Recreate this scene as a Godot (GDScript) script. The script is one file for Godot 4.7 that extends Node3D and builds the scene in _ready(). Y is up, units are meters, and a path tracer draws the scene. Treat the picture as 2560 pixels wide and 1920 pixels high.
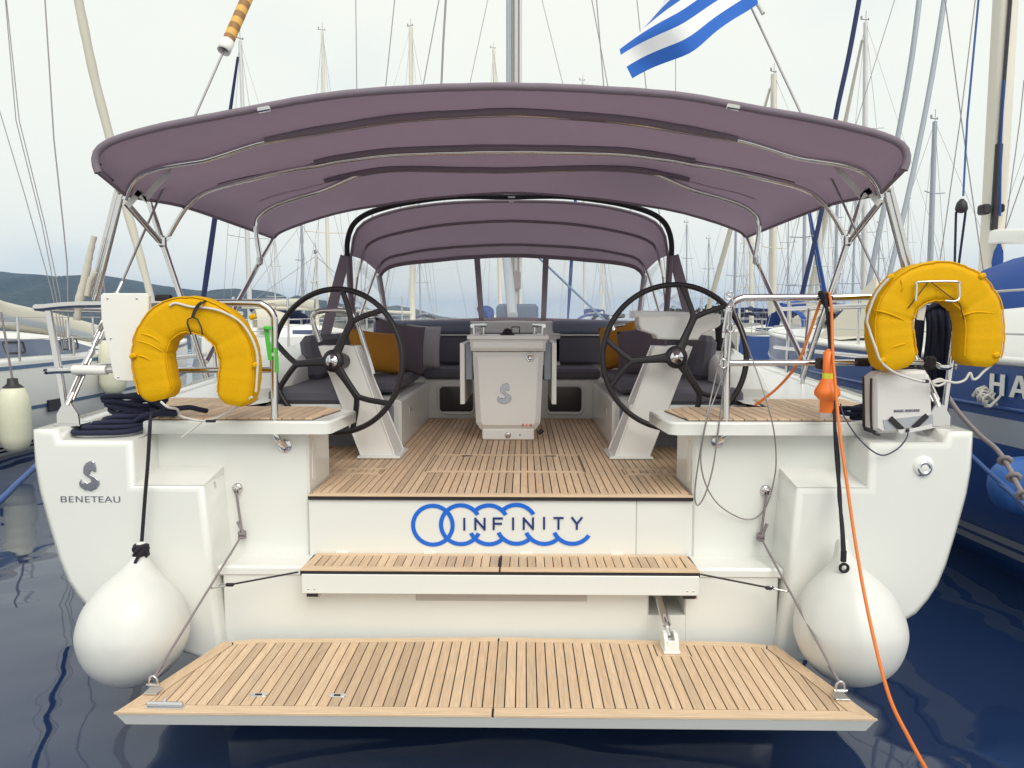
extends Node3D
# A sailing yacht moored stern-to in a marina. Metres, y up, the water at y = 0,
# the yacht's bow towards -z, its centreline on x = 0.

var M := {}
var taken := {}
var base_of := {}
var rng := RandomNumberGenerator.new()
var yacht: Node3D

# ------------------------------------------------------------ scene graph
func numbered(called: String) -> String:
	if not taken.has(called):
		taken[called] = 0
		return called
	taken[called] += 1
	return "%s_%03d" % [called, taken[called]]

func thing(called: String, label: String, category: String, where := Vector3.ZERO, group := "") -> Node3D:
	var o := Node3D.new()
	o.name = numbered(called)
	add_child(o)
	o.position = where
	base_of[o] = where
	o.set_meta("label", label)
	o.set_meta("category", category)
	if group != "":
		o.set_meta("group", group)
	return o

func part(parent: Node, called: String, s: SurfaceTool, m: Material, label := "") -> MeshInstance3D:
	var o := MeshInstance3D.new()
	o.name = called
	s.generate_normals()
	s.set_material(m)
	o.mesh = s.commit()
	parent.add_child(o, true)
	if base_of.has(parent):
		o.position = -base_of[parent]
	if label != "":
		o.set_meta("label", label)
	return o

func solo(called: String, s: SurfaceTool, m: Material, label: String, category: String, group := "") -> MeshInstance3D:
	var o := part(self, numbered(called), s, m, label)
	o.set_meta("category", category)
	if group != "":
		o.set_meta("group", group)
	return o

func structure(called: String, s: SurfaceTool, m: Material) -> MeshInstance3D:
	var o := part(self, called, s, m)
	o.set_meta("kind", "structure")
	return o

# ------------------------------------------------------------ shapes
func S() -> SurfaceTool:
	var s := SurfaceTool.new()
	s.begin(Mesh.PRIMITIVE_TRIANGLES)
	return s

func tri(s: SurfaceTool, a: Vector3, b: Vector3, c: Vector3, out: Vector3) -> void:
	if (a - c).cross(a - b).dot(out) < 0.0:
		var t := b
		b = c
		c = t
	s.add_vertex(a)
	s.add_vertex(b)
	s.add_vertex(c)

func quad(s: SurfaceTool, a: Vector3, b: Vector3, c: Vector3, d: Vector3, out: Vector3) -> void:
	tri(s, a, b, c, out)
	tri(s, a, c, d, out)

func box(s: SurfaceTool, c: Vector3, size: Vector3, bev := 0.0, rot := Basis()) -> void:
	s.set_smooth_group(-1)
	var h := size * 0.5
	bev = min(bev, min(h.x, min(h.y, h.z)) * 0.9)
	var ax := [Vector3.RIGHT, Vector3.UP, Vector3.BACK]
	for i in 3:
		var j := (i + 1) % 3
		var k := (i + 2) % 3
		for sg in [-1.0, 1.0]:
			var n: Vector3 = ax[i] * sg
			var o: Vector3 = n * h[i]
			var u: Vector3 = ax[j] * (h[j] - bev)
			var v: Vector3 = ax[k] * (h[k] - bev)
			quad(s, c + rot * (o - u - v), c + rot * (o + u - v), c + rot * (o + u + v), c + rot * (o - u + v), rot * n)
			if bev > 0.0:
				for sj in [-1.0, 1.0]:
					var n2: Vector3 = ax[j] * sj
					var p1: Vector3 = n * h[i] + n2 * (h[j] - bev)
					var p2: Vector3 = n * (h[i] - bev) + n2 * h[j]
					quad(s, c + rot * (p1 - v), c + rot * (p1 + v), c + rot * (p2 + v), c + rot * (p2 - v), rot * (n + n2))
	if bev > 0.0:
		for x in [-1.0, 1.0]:
			for y in [-1.0, 1.0]:
				for z in [-1.0, 1.0]:
					tri(s, c + rot * Vector3(x * h.x, y * (h.y - bev), z * (h.z - bev)), c + rot * Vector3(x * (h.x - bev), y * h.y, z * (h.z - bev)), c + rot * Vector3(x * (h.x - bev), y * (h.y - bev), z * h.z), rot * Vector3(x, y, z))

func span(s: SurfaceTool, a: Vector3, b: Vector3, bev := 0.0) -> void:
	box(s, (a + b) * 0.5, (b - a).abs(), bev)

func curve(pts: Array, n := 6, closed := false) -> Array:
	var out := []
	var c := pts.size()
	var last := c if closed else c - 1
	for i in last:
		var p0: Vector3 = pts[(i - 1 + c) % c] if (closed or i > 0) else pts[i]
		var p1: Vector3 = pts[i]
		var p2: Vector3 = pts[(i + 1) % c]
		var p3: Vector3 = pts[(i + 2) % c] if (closed or i + 2 < c) else pts[(i + 1) % c]
		for k in n:
			out.append(p1.cubic_interpolate(p2, p0, p3, float(k) / n))
	if not closed:
		out.append(pts[c - 1])
	return out

func tube(s: SurfaceTool, pts: Array, r, sides := 8, closed := false) -> void:
	s.set_smooth_group(0)
	var n := pts.size()
	var rings := []
	var u := Vector3.ZERO
	for i in n:
		var t: Vector3
		if closed:
			t = (pts[(i + 1) % n] - pts[(i - 1 + n) % n]).normalized()
		else:
			t = (pts[min(i + 1, n - 1)] - pts[max(i - 1, 0)]).normalized()
		if u == Vector3.ZERO:
			u = t.cross(Vector3.UP if absf(t.y) < 0.9 else Vector3.RIGHT).normalized()
		u = (u - t * u.dot(t)).normalized()
		var w := t.cross(u)
		var rr: float = r[i] if r is Array else r
		var ring := []
		for k in sides:
			var a := TAU * k / sides
			ring.append(pts[i] + (u * cos(a) + w * sin(a)) * rr)
		rings.append(ring)
	var m := n if closed else n - 1
	for i in m:
		var ra: Array = rings[i]
		var rb: Array = rings[(i + 1) % n]
		var pa: Vector3 = pts[i]
		for k in sides:
			var k2 := (k + 1) % sides
			quad(s, ra[k], ra[k2], rb[k2], rb[k], ra[k] + ra[k2] - pa * 2.0)
	if not closed:
		s.set_smooth_group(1)
		for e in [0, n - 1]:
			var d: Vector3 = (pts[0] - pts[1]) if e == 0 else (pts[n - 1] - pts[n - 2])
			for k in range(1, sides - 1):
				tri(s, rings[e][0], rings[e][k], rings[e][k + 1], d)

func rod(s: SurfaceTool, a: Vector3, b: Vector3, r := 0.01, sides := 8) -> void:
	tube(s, [a, b], r, sides)

func sweep(s: SurfaceTool, pts: Array, prof: Array, up: Vector3, scales = null, closed := false, smooth := true) -> void:
	s.set_smooth_group(0 if smooth else -1)
	var n := pts.size()
	var m := prof.size()
	var rings := []
	for i in n:
		var t: Vector3
		if closed:
			t = (pts[(i + 1) % n] - pts[(i - 1 + n) % n]).normalized()
		else:
			t = (pts[min(i + 1, n - 1)] - pts[max(i - 1, 0)]).normalized()
		var w := t.cross(up).normalized()
		var u := w.cross(t).normalized()
		var sc: Vector2 = scales[i] if scales != null else Vector2.ONE
		var ring := []
		for q in prof:
			ring.append(pts[i] + w * q.x * sc.x + u * q.y * sc.y)
		rings.append(ring)
	var e := n if closed else n - 1
	for i in e:
		var ra: Array = rings[i]
		var rb: Array = rings[(i + 1) % n]
		for k in m:
			var k2 := (k + 1) % m
			quad(s, ra[k], ra[k2], rb[k2], rb[k], ra[k] + ra[k2] - pts[i] * 2.0)
	if not closed:
		s.set_smooth_group(1)
		for f in [0, n - 1]:
			var d: Vector3 = (pts[0] - pts[1]) if f == 0 else (pts[n - 1] - pts[n - 2])
			for k in m:
				tri(s, pts[f], rings[f][k], rings[f][(k + 1) % m], d)

func rrect(w: float, h: float, r: float, n := 4) -> Array:
	var out := []
	for q in 4:
		var cx := (w * 0.5 - r) * (1.0 if q == 0 or q == 3 else -1.0)
		var cy := (h * 0.5 - r) * (1.0 if q < 2 else -1.0)
		for k in n + 1:
			var a := PI * 0.5 * (q + float(k) / n)
			out.append(Vector2(cx + cos(a) * r, cy + sin(a) * r))
	return out

func strap(s: SurfaceTool, pts: Array, w: float, th: float, up: Vector3) -> void:
	sweep(s, pts, [Vector2(w / 2, th / 2), Vector2(-w / 2, th / 2), Vector2(-w / 2, -th / 2), Vector2(w / 2, -th / 2)], up, null, false, false)

func lathe(s: SurfaceTool, prof: Array, xf: Transform3D, sides := 24) -> void:
	# prof: Vector2(radius, height along local y)
	s.set_smooth_group(0)
	for i in prof.size() - 1:
		var a: Vector2 = prof[i]
		var b: Vector2 = prof[i + 1]
		for k in sides:
			var t0 := TAU * k / sides
			var t1 := TAU * (k + 1) / sides
			if k == sides - 1:
				t1 = 0.0
			var p := [Vector3(a.x * cos(t0), a.y, a.x * sin(t0)), Vector3(a.x * cos(t1), a.y, a.x * sin(t1)), Vector3(b.x * cos(t1), b.y, b.x * sin(t1)), Vector3(b.x * cos(t0), b.y, b.x * sin(t0))]
			var tm := (k + 0.5) / sides * TAU
			var dr := Vector2(b.y - a.y, a.x - b.x)
			var out := Vector3(cos(tm) * dr.x, dr.y, sin(tm) * dr.x)
			if a.x < 0.0001:
				tri(s, xf * p[0], xf * p[2], xf * p[3], xf.basis * out)
			elif b.x < 0.0001:
				tri(s, xf * p[0], xf * p[1], xf * p[2], xf.basis * out)
			else:
				quad(s, xf * p[0], xf * p[1], xf * p[2], xf * p[3], xf.basis * out)

func axis(a: Vector3, dir: Vector3) -> Transform3D:
	var y := dir.normalized()
	var x := y.cross(Vector3.BACK if absf(y.z) < 0.9 else Vector3.RIGHT).normalized()
	return Transform3D(Basis(x, y, x.cross(y)), a)

func inset(poly: Array, d: float) -> Array:
	var n := poly.size()
	var out := []
	var cw := 1.0 if Geometry2D.is_polygon_clockwise(PackedVector2Array(poly)) else -1.0
	for i in n:
		var a: Vector2 = (poly[i] - poly[(i - 1 + n) % n]).normalized()
		var b: Vector2 = (poly[(i + 1) % n] - poly[i]).normalized()
		var na := Vector2(a.y, -a.x) * cw
		var nb := Vector2(b.y, -b.x) * cw
		var h := na + nb
		var l: float = max(h.length_squared(), 0.3)
		out.append(poly[i] - h * (2.0 * d / l) * -1.0 * -1.0)
	# keep the one that shrinks
	var g := func(pl): 
		var r := 0.0
		for i in pl.size():
			r += pl[i].cross(pl[(i + 1) % pl.size()])
		return absf(r)
	if g.call(out) > g.call(poly):
		for i in n:
			out[i] = poly[i] * 2.0 - out[i]
	return out

# a flat outline given thickness: o + ux * x + uy * y is the seen face, ext leads away from it
func prism(s: SurfaceTool, poly: Array, o: Vector3, ux: Vector3, uy: Vector3, ext: Vector3, bev := 0.0) -> void:
	s.set_smooth_group(-1)
	var n := poly.size()
	var front := poly
	var idx := Geometry2D.triangulate_polygon(PackedVector2Array(poly))
	if bev > 0.0:
		front = inset(poly, bev)
	var back_off := ext
	var rim := ext.normalized() * bev
	for i in range(0, idx.size(), 3):
		var f := []
		var b := []
		for k in 3:
			var q: Vector2 = front[idx[i + k]]
			var w: Vector2 = poly[idx[i + k]]
			f.append(o + ux * q.x + uy * q.y)
			b.append(o + ux * w.x + uy * w.y + back_off)
		tri(s, f[0], f[1], f[2], -ext)
		tri(s, b[0], b[1], b[2], ext)
	var area := 0.0
	for i in n:
		area += poly[i].cross(poly[(i + 1) % n])
	var sg := 1.0 if area > 0.0 else -1.0
	for i in n:
		var j := (i + 1) % n
		var e: Vector2 = poly[j] - poly[i]
		var nn := Vector2(e.y, -e.x) * sg
		var out := ux * nn.x + uy * nn.y
		var a: Vector3 = o + ux * poly[i].x + uy * poly[i].y + rim
		var b2: Vector3 = o + ux * poly[j].x + uy * poly[j].y + rim
		var c: Vector3 = o + ux * poly[j].x + uy * poly[j].y + back_off
		var d: Vector3 = o + ux * poly[i].x + uy * poly[i].y + back_off
		quad(s, a, b2, c, d, out)
		if bev > 0.0:
			quad(s, o + ux * front[i].x + uy * front[i].y, o + ux * front[j].x + uy * front[j].y, b2, a, out - ext.normalized() * out.length())

# the same with its front edge rounded off in n steps
func pebble(s: SurfaceTool, poly: Array, o: Vector3, ux: Vector3, uy: Vector3, ext: Vector3, r: float, n := 4) -> void:
	var dir := ext.normalized()
	var rings := []
	for k in n + 1:
		var a := PI * 0.5 * k / n
		var q: Array = inset(poly, maxf(r * (1.0 - sin(a)), 0.00001))
		var ring := []
		for p in q:
			ring.append(o + ux * p.x + uy * p.y + dir * r * (1.0 - cos(a)))
		rings.append(ring)
	var back := []
	for p in poly:
		back.append(o + ux * p.x + uy * p.y + ext)
	rings.append(back)
	var area := 0.0
	var m := poly.size()
	for i in m:
		area += poly[i].cross(poly[(i + 1) % m])
	var sg := 1.0 if area > 0.0 else -1.0
	for k in rings.size() - 1:
		s.set_smooth_group(0 if k < n else 2)
		for i in m:
			var j := (i + 1) % m
			var e: Vector2 = poly[j] - poly[i]
			var nn := Vector2(e.y, -e.x).normalized() * sg
			var out: Vector3 = ux * nn.x + uy * nn.y - dir * (0.7 if k < n else 0.0)
			quad(s, rings[k][i], rings[k][j], rings[k + 1][j], rings[k + 1][i], out)
	s.set_smooth_group(-1)
	var idx := Geometry2D.triangulate_polygon(PackedVector2Array(inset(poly, r)))
	if idx.is_empty():
		idx = Geometry2D.triangulate_polygon(PackedVector2Array(poly))
	for i in range(0, idx.size(), 3):
		tri(s, rings[0][idx[i]], rings[0][idx[i + 1]], rings[0][idx[i + 2]], -ext)
		tri(s, back[idx[i]], back[idx[i + 1]], back[idx[i + 2]], ext)

func sheet(s: SurfaceTool, rows: Array, out: Vector3, th := 0.0) -> void:
	for side in ([0] if th == 0.0 else [0, 1]):
		s.set_smooth_group(side)
		var off: Vector3 = -out.normalized() * th * side
		var o := out if side == 0 else -out
		for i in rows.size() - 1:
			for k in rows[i].size() - 1:
				quad(s, rows[i][k] + off, rows[i][k + 1] + off, rows[i + 1][k + 1] + off, rows[i + 1][k] + off, o)

func resample(pts: Array, n: int) -> Array:
	var len := [0.0]
	for i in range(1, pts.size()):
		len.append(len[i - 1] + pts[i].distance_to(pts[i - 1]))
	var out := []
	var j := 0
	for k in n:
		var t: float = len[-1] * k / (n - 1)
		while j < pts.size() - 2 and len[j + 1] < t:
			j += 1
		var seg: float = max(len[j + 1] - len[j], 0.00001)
		out.append(pts[j].lerp(pts[j + 1], clampf((t - len[j]) / seg, 0.0, 1.0)))
	return out

func mirrored(pts: Array) -> Array:
	var out := []
	for p in pts:
		out.append(Vector3(-p.x, p.y, p.z))
	return out

func arch(left: Array) -> Array:
	# a left half, from the outside to the middle, made whole
	var out := left.duplicate()
	for i in range(left.size() - 2, -1, -1):
		out.append(Vector3(-left[i].x, left[i].y, left[i].z))
	return out

func letters(parent: Node, called: String, txt: String, cap: float, where: Vector3, m: Material, depth := 0.002, turn := Basis(), wide := 1.0, bold := 400) -> MeshInstance3D:
	var t := TextMesh.new()
	var f := SystemFont.new()
	f.font_names = PackedStringArray(["Droid Sans"])
	f.font_weight = bold
	t.font = f
	t.text = txt
	t.font_size = 64
	t.pixel_size = cap / 46.0
	t.depth = depth
	t.curve_step = 1.0
	t.material = m
	var o := MeshInstance3D.new()
	o.name = called
	o.mesh = t
	parent.add_child(o, true)
	var b := turn * Basis.from_scale(Vector3(wide, 1, 1))
	o.transform = Transform3D(b, where - (base_of[parent] if base_of.has(parent) else Vector3.ZERO))
	return o

# ------------------------------------------------------------ materials
func lin(r: float, g: float, b: float) -> Color:
	return Color(r, g, b).linear_to_srgb()

func paint(called: String, c: Color, rough: float, metal := 0.0) -> StandardMaterial3D:
	var m := StandardMaterial3D.new()
	m.albedo_color = c.linear_to_srgb()
	m.roughness = rough
	m.metallic = metal
	M[called] = m
	return m

func noise_image(w: int, h: int, seed_no: int, fx: float, fy: float, lo: float, hi: float, oct := 4) -> Image:
	var n := FastNoiseLite.new()
	n.seed = seed_no
	n.noise_type = FastNoiseLite.TYPE_SIMPLEX_SMOOTH
	n.frequency = 1.0
	n.fractal_octaves = oct
	var im := Image.create(w, h, false, Image.FORMAT_RGB8)
	for y in h:
		for x in w:
			# wrapped round a torus, so that tiles meet
			var a := TAU * x / w
			var b := TAU * y / h
			var v := n.get_noise_3d(cos(a) * fx + sin(b) * fy * 0.7, sin(a) * fx + cos(b) * fy * 0.7, sin(b) * fy + cos(b) * fy * 0.33)
			var t := clampf(0.5 + v * 0.75, 0.0, 1.0)
			var g := lerpf(lo, hi, t)
			im.set_pixel(x, y, Color(g, g, g))
	im.generate_mipmaps()
	return im

func textured(m: StandardMaterial3D, im: Image, scale: float) -> void:
	m.albedo_texture = ImageTexture.create_from_image(im)
	m.uv1_triplanar = true
	m.uv1_world_triplanar = true
	m.uv1_scale = Vector3.ONE * scale

func bumped(m: StandardMaterial3D, im: Image, scale: float, amount: float) -> void:
	var b := im.duplicate() as Image
	b.clear_mipmaps()
	b.convert(Image.FORMAT_RGBA8)
	b.bump_map_to_normal_map(1.0)
	b.generate_mipmaps()
	m.normal_enabled = true
	m.normal_texture = ImageTexture.create_from_image(b)
	m.normal_scale = amount
	m.uv1_triplanar = true
	m.uv1_world_triplanar = true
	m.uv1_scale = Vector3.ONE * scale

func make_materials() -> void:
	var soft := noise_image(256, 256, 3, 1.2, 1.2, 0.965, 1.0)
	var grain := noise_image(256, 256, 11, 9.0, 0.55, 0.86, 1.0, 5)
	var grain_x := noise_image(256, 256, 12, 0.55, 9.0, 0.88, 1.0, 5)
	var weave := noise_image(256, 256, 21, 14.0, 14.0, 0.86, 1.0, 2)
	var fold := noise_image(256, 256, 25, 1.6, 1.6, 0.0, 1.0, 3)
	paint("gelcoat", Color(0.755, 0.76, 0.725), 0.16)
	paint("gelcoat_shade_lift", Color(0.87, 0.86, 0.845), 0.2)  # lightened gelcoat copy, offsets in colour the shade under the bimini
	paint("gelcoat_cool", Color(0.76, 0.76, 0.745), 0.25)
	paint("plastic_white", Color(0.80, 0.79, 0.75), 0.4)
	textured(paint("fender_white", Color(0.72, 0.72, 0.69), 0.42), soft, 1.3)
	textured(paint("fender_cream", Color(0.72, 0.72, 0.55), 0.5), soft, 2.0)
	textured(paint("grey_panel", Color(0.30, 0.33, 0.40), 0.5), soft, 1.5)
	paint("steel", Color(0.66, 0.64, 0.64), 0.12, 1.0)
	paint("chrome", Color(0.72, 0.73, 0.76), 0.08, 1.0)
	paint("badge", Color(0.40, 0.40, 0.45), 0.22, 1.0)
	paint("wire", Color(0.30, 0.28, 0.29), 0.4, 0.6)
	paint("wire_pale", Color(0.55, 0.53, 0.52), 0.5, 0.2)
	paint("caulk", Color(0.022, 0.016, 0.022), 0.7)
	paint("black", Color(0.018, 0.014, 0.018), 0.5)
	paint("wheel", Color(0.016, 0.012, 0.016), 0.42)
	paint("smoked_acrylic", Color(0.02, 0.018, 0.022), 0.12)
	paint("tinted", Color(0.035, 0.04, 0.06), 0.1)
	for i in 6:
		var k: float = [0.80, 0.90, 0.97, 1.0, 1.03, 1.07][i]
		var w: float = [0.0, 0.006, -0.008, 0.004, -0.004, 0.012][i]
		textured(paint("teak%d" % i, Color(0.76 * k, (0.545 + w) * k, (0.36 + w) * k), 0.62), grain, 2.2)
	textured(paint("teak_margin", Color(0.78, 0.575, 0.385), 0.6), grain_x, 2.2)
	textured(paint("teak_side", Color(0.75, 0.54, 0.355), 0.6), grain, 2.2)
	for c in [["canvas", Color(0.34, 0.282, 0.335)], ["canvas_dark", Color(0.24, 0.185, 0.23)], ["cushion", Color(0.135, 0.13, 0.16)], ["bolster", Color(0.20, 0.22, 0.30)], ["pillow_orange", Color(0.50, 0.215, 0.018)], ["pillow_plum", Color(0.14, 0.11, 0.14)], ["pillow_grey", Color(0.50, 0.48, 0.52)], ["sail_cream", Color(0.68, 0.645, 0.55)], ["canvas_blue", Color(0.02, 0.075, 0.32)], ["canvas_navy", Color(0.025, 0.035, 0.12)], ["bag_white", Color(0.80, 0.78, 0.76)], ["strap_black", Color(0.02, 0.016, 0.024)]]:
		var m := paint(c[0], c[1], 0.85)
		textured(m, weave, 9.0)
	var y := paint("yellow", Color(0.82, 0.445, 0.004), 0.6)
	y.metallic_specular = 0.25
	textured(y, weave, 5.0)
	bumped(y, fold, 5.0, 0.5)
	textured(paint("rope_white", Color(0.72, 0.70, 0.66), 0.8), weave, 30.0)
	textured(paint("rope_orange", Color(0.85, 0.22, 0.035), 0.6), weave, 30.0)
	textured(paint("rope_navy", Color(0.013, 0.017, 0.05), 0.85), weave, 30.0)
	textured(paint("rope_blue", Color(0.05, 0.12, 0.36), 0.7), weave, 30.0)
	textured(paint("rope_grey", Color(0.28, 0.24, 0.25), 0.8), weave, 30.0)
	paint("orange_plastic", Color(0.88, 0.20, 0.03), 0.4)
	paint("yellow_band", Color(0.75, 0.75, 0.05), 0.5)
	paint("green_plastic", Color(0.08, 0.55, 0.06), 0.5)
	paint("logo_blue", Color(0.008, 0.13, 0.62), 0.35)
	paint("logo_navy", Color(0.012, 0.03, 0.17), 0.35)
	paint("print_red", Color(0.75, 0.10, 0.08), 0.5)
	paint("print_dark", Color(0.05, 0.05, 0.09), 0.6)
	paint("flag_blue", Color(0.022, 0.125, 0.50), 0.85)
	paint("flag_white", Color(0.80, 0.81, 0.82), 0.8)
	paint("hull_blue", Color(0.035, 0.088, 0.29), 0.2)
	paint("hull_dark", Color(0.018, 0.016, 0.03), 0.25)
	paint("hull_white", Color(0.83, 0.825, 0.79), 0.22)
	paint("stripe_blue", Color(0.10, 0.17, 0.30), 0.4)
	paint("stripe_grey", Color(0.42, 0.46, 0.52), 0.4)
	paint("cabin_glass", Color(0.09, 0.12, 0.20), 0.12)
	paint("fender_blue", Color(0.05, 0.17, 0.52), 0.45)
	paint("mast_silver", Color(0.62, 0.62, 0.61), 0.45, 0.1)
	paint("mast_cream", Color(0.68, 0.64, 0.55), 0.5)
	paint("mast_grey", Color(0.36, 0.39, 0.44), 0.45, 0.2)
	paint("band_gold", Color(0.66, 0.38, 0.08), 0.6)
	paint("band_brown", Color(0.30, 0.15, 0.05), 0.6)
	paint("gangway_wood", Color(0.25, 0.14, 0.08), 0.7)
	var leaf := paint("foliage", Color(0.05, 0.07, 0.03), 0.9)
	textured(leaf, noise_image(128, 128, 5, 4.0, 4.0, 0.5, 1.0), 0.2)
	var clear := paint("clear_vinyl", Color(0.86, 0.88, 0.88), 0.06)
	clear.transparency = BaseMaterial3D.TRANSPARENCY_ALPHA
	clear.albedo_color.a = 0.10
	var lens := paint("clear_lens", Color(0.9, 0.88, 0.88), 0.08)
	lens.transparency = BaseMaterial3D.TRANSPARENCY_ALPHA
	lens.albedo_color.a = 0.35
	for nm in ["flag_blue", "flag_white"]:
		M[nm].backlight_enabled = true
		M[nm].backlight = M[nm].albedo_color * 0.3
	for nm in ["canvas", "canvas_dark"]:
		M[nm].backlight_enabled = true
		M[nm].backlight = Color(0.80, 0.745, 0.795) if nm == "canvas" else Color(0.30, 0.25, 0.30)
	var wt := paint("water", Color(0.013, 0.028, 0.078), 0.03)
	wt.metallic_specular = 0.5
	var hill := paint("hillside", Color(0.075, 0.11, 0.10), 0.95)
	textured(hill, noise_image(256, 256, 31, 5.0, 5.0, 0.25, 1.0, 6), 0.003)

# ------------------------------------------------------------ the scene
func _ready() -> void:
	rng.seed = 7
	var cam := Camera3D.new()
	cam.position = Vector3(0.108, 1.75, 0.0)
	cam.rotation_degrees = Vector3(-4.959, 0.932, 0.0)
	cam.fov = 55.0
	cam.near = 0.05
	cam.far = 9000.0
	add_child(cam)
	cam.current = true
	var env := Environment.new()
	env.background_mode = Environment.BG_SKY
	env.tonemap_mode = Environment.TONE_MAPPER_LINEAR
	env.tonemap_exposure = 1.70
	env.sky = Sky.new()
	env.sky.sky_material = make_sky()
	env.background_energy_multiplier = 0.78
	env.sdfgi_enabled = true
	env.ssao_enabled = true
	env.ssil_enabled = true
	env.fog_enabled = true
	env.fog_density = 0.00011
	env.fog_light_color = Color(0.60, 0.77, 1.0)
	var we := WorldEnvironment.new()
	we.environment = env
	add_child(we)
	var sun := DirectionalLight3D.new()
	sun.name = "sun"
	sun.light_energy = 0.42
	sun.light_color = Color(1.0, 0.98, 0.95)
	sun.light_angular_distance = 45.0
	sun.shadow_enabled = true
	sun.rotation_degrees = Vector3(-48.0, 22.0, 0.0)
	add_child(sun)
	make_materials()
	make_setting()
	make_yacht()
	make_gear()
	make_neighbours()
	make_marina()

func make_sky() -> PanoramaSkyMaterial:
	var w := 768
	var h := 384
	var n := FastNoiseLite.new()
	n.seed = 4
	n.frequency = 1.1
	n.fractal_octaves = 5
	n.noise_type = FastNoiseLite.TYPE_SIMPLEX_SMOOTH
	var im := Image.create(w, h, false, Image.FORMAT_RGBF)
	for y in h:
		var el := PI * (0.5 - (y + 0.5) / h)
		for x in w:
			var az := TAU * (x + 0.5) / w
			var d := Vector3(cos(el) * sin(az), sin(el), -cos(el) * cos(az))
			# a cloud sheet seen from below, stretched towards the horizon
			var k := 1.0 / (absf(d.y) + 0.35)
			var c := n.get_noise_3d(d.x * k * 1.2, d.z * k * 1.2, 2.0) * 0.5 + 0.5
			c = smoothstep(0.08, 0.5, c)
			var cloud := Color(0.735, 0.755, 0.695)
			var gap := Color(0.63, 0.685, 0.675)
			var col := gap.lerp(cloud, c)
			im.set_pixel(x, y, col)
	var m := PanoramaSkyMaterial.new()
	m.panorama = ImageTexture.create_from_image(im)
	return m

func make_setting() -> void:
	var n := FastNoiseLite.new()
	n.seed = 9
	n.frequency = 1.0
	n.fractal_octaves = 3
	# the water: a finely rippled sheet that widens out to the horizon
	var s := S()
	s.set_smooth_group(0)
	var zs := []
	var z := 4.0
	while z > -60.0:
		zs.append(z)
		z -= 0.04 + maxf(0.0, -z - 2.0) * 0.012
	for far in [-75.0, -100.0, -150.0, -300.0, -800.0, -2500.0, -8500.0]:
		zs.append(far)
	var nx := 240
	var rows := []
	for zz in zs:
		var row := []
		var half := 6.0 + maxf(0.0, -zz) * 1.6
		for i in nx + 1:
			var t := float(i) / nx * 2.0 - 1.0
			var x: float = half * (t * 0.75 + 0.25 * t * t * t)
			var fade := clampf(1.0 - (-zz - 30.0) / 30.0, 0.0, 1.0)
			var hgt := (n.get_noise_2d(x * 0.45, zz * 0.7) * 0.010 + n.get_noise_2d(x * 1.7 + 40.0, zz * 2.3) * 0.0030 + n.get_noise_2d(x * 4.5 + 9.0, zz * 5.5) * 0.0007) * fade
			row.append(Vector3(x, hgt, zz))
		rows.append(row)
	sheet(s, rows, Vector3.UP)
	structure("water", s, M.water)
	# hills across the bay: ridge line (x, height) and the slope down to the shore
	var ridge := [Vector3(-3148.82, 157.899, -2600), Vector3(-2707.86, 227.736, -2600), Vector3(-2278.12, 206.15, -2600), Vector3(-1993.47, 177.811, -2600), Vector3(-1851.15, 166.46, -2600), Vector3(-1680.36, 156.492, -2600), Vector3(-1566.59, 150.787, -2600), Vector3(-1438.52, 149.271, -2600), Vector3(-1283.27, 122.567, -2600), Vector3(-1170.39, 102.894, -2600), Vector3(-1057.04, 97.226, -2600), Vector3(-943.35, 106.945, -2600), Vector3(-858.817, 92.914, -2600), Vector3(-802.942, 64.9, -2600), Vector3(-760.32, 71.882, -2600), Vector3(-689.691, 69.053, -2600), Vector3(-605.28, 50.829, -2600), Vector3(-492.555, 36.798, -2600), Vector3(-421.895, 46.577, -2600), Vector3(-365.634, 36.771, -2600), Vector3(-295.387, 15.762, -2600), Vector3(-210.946, 7.353, -2600), Vector3(-98.411, 3.15, -2600)]
	ridge = curve(ridge, 6)
	rows = []
	var nn := FastNoiseLite.new()
	nn.seed = 2
	nn.frequency = 0.004
	nn.fractal_octaves = 5
	for k in 13:
		var t := k / 10.0
		var row2 := []
		for p in ridge:
			var zz: float = -1500.0 - 1100.0 * t
			var f := sin(minf(t, 1.0) * PI * 0.5) if t <= 1.0 else 1.0 - (t - 1.0) * 2.0
			var bump := nn.get_noise_2d(p.x, zz) * 45.0 * (1.0 - absf(t - 0.5) * 2.0) if t < 1.0 else 0.0
			row2.append(Vector3(p.x * (0.8 + 0.2 * minf(t, 1.0)), maxf(p.y * f + bump * clampf(p.y / 100.0, 0.0, 1.0), 0.5 * t) - 0.3, zz))
		rows.append(row2)
	s = S()
	sheet(s, rows, Vector3.UP)
	structure("hills", s, M.hillside)

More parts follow.
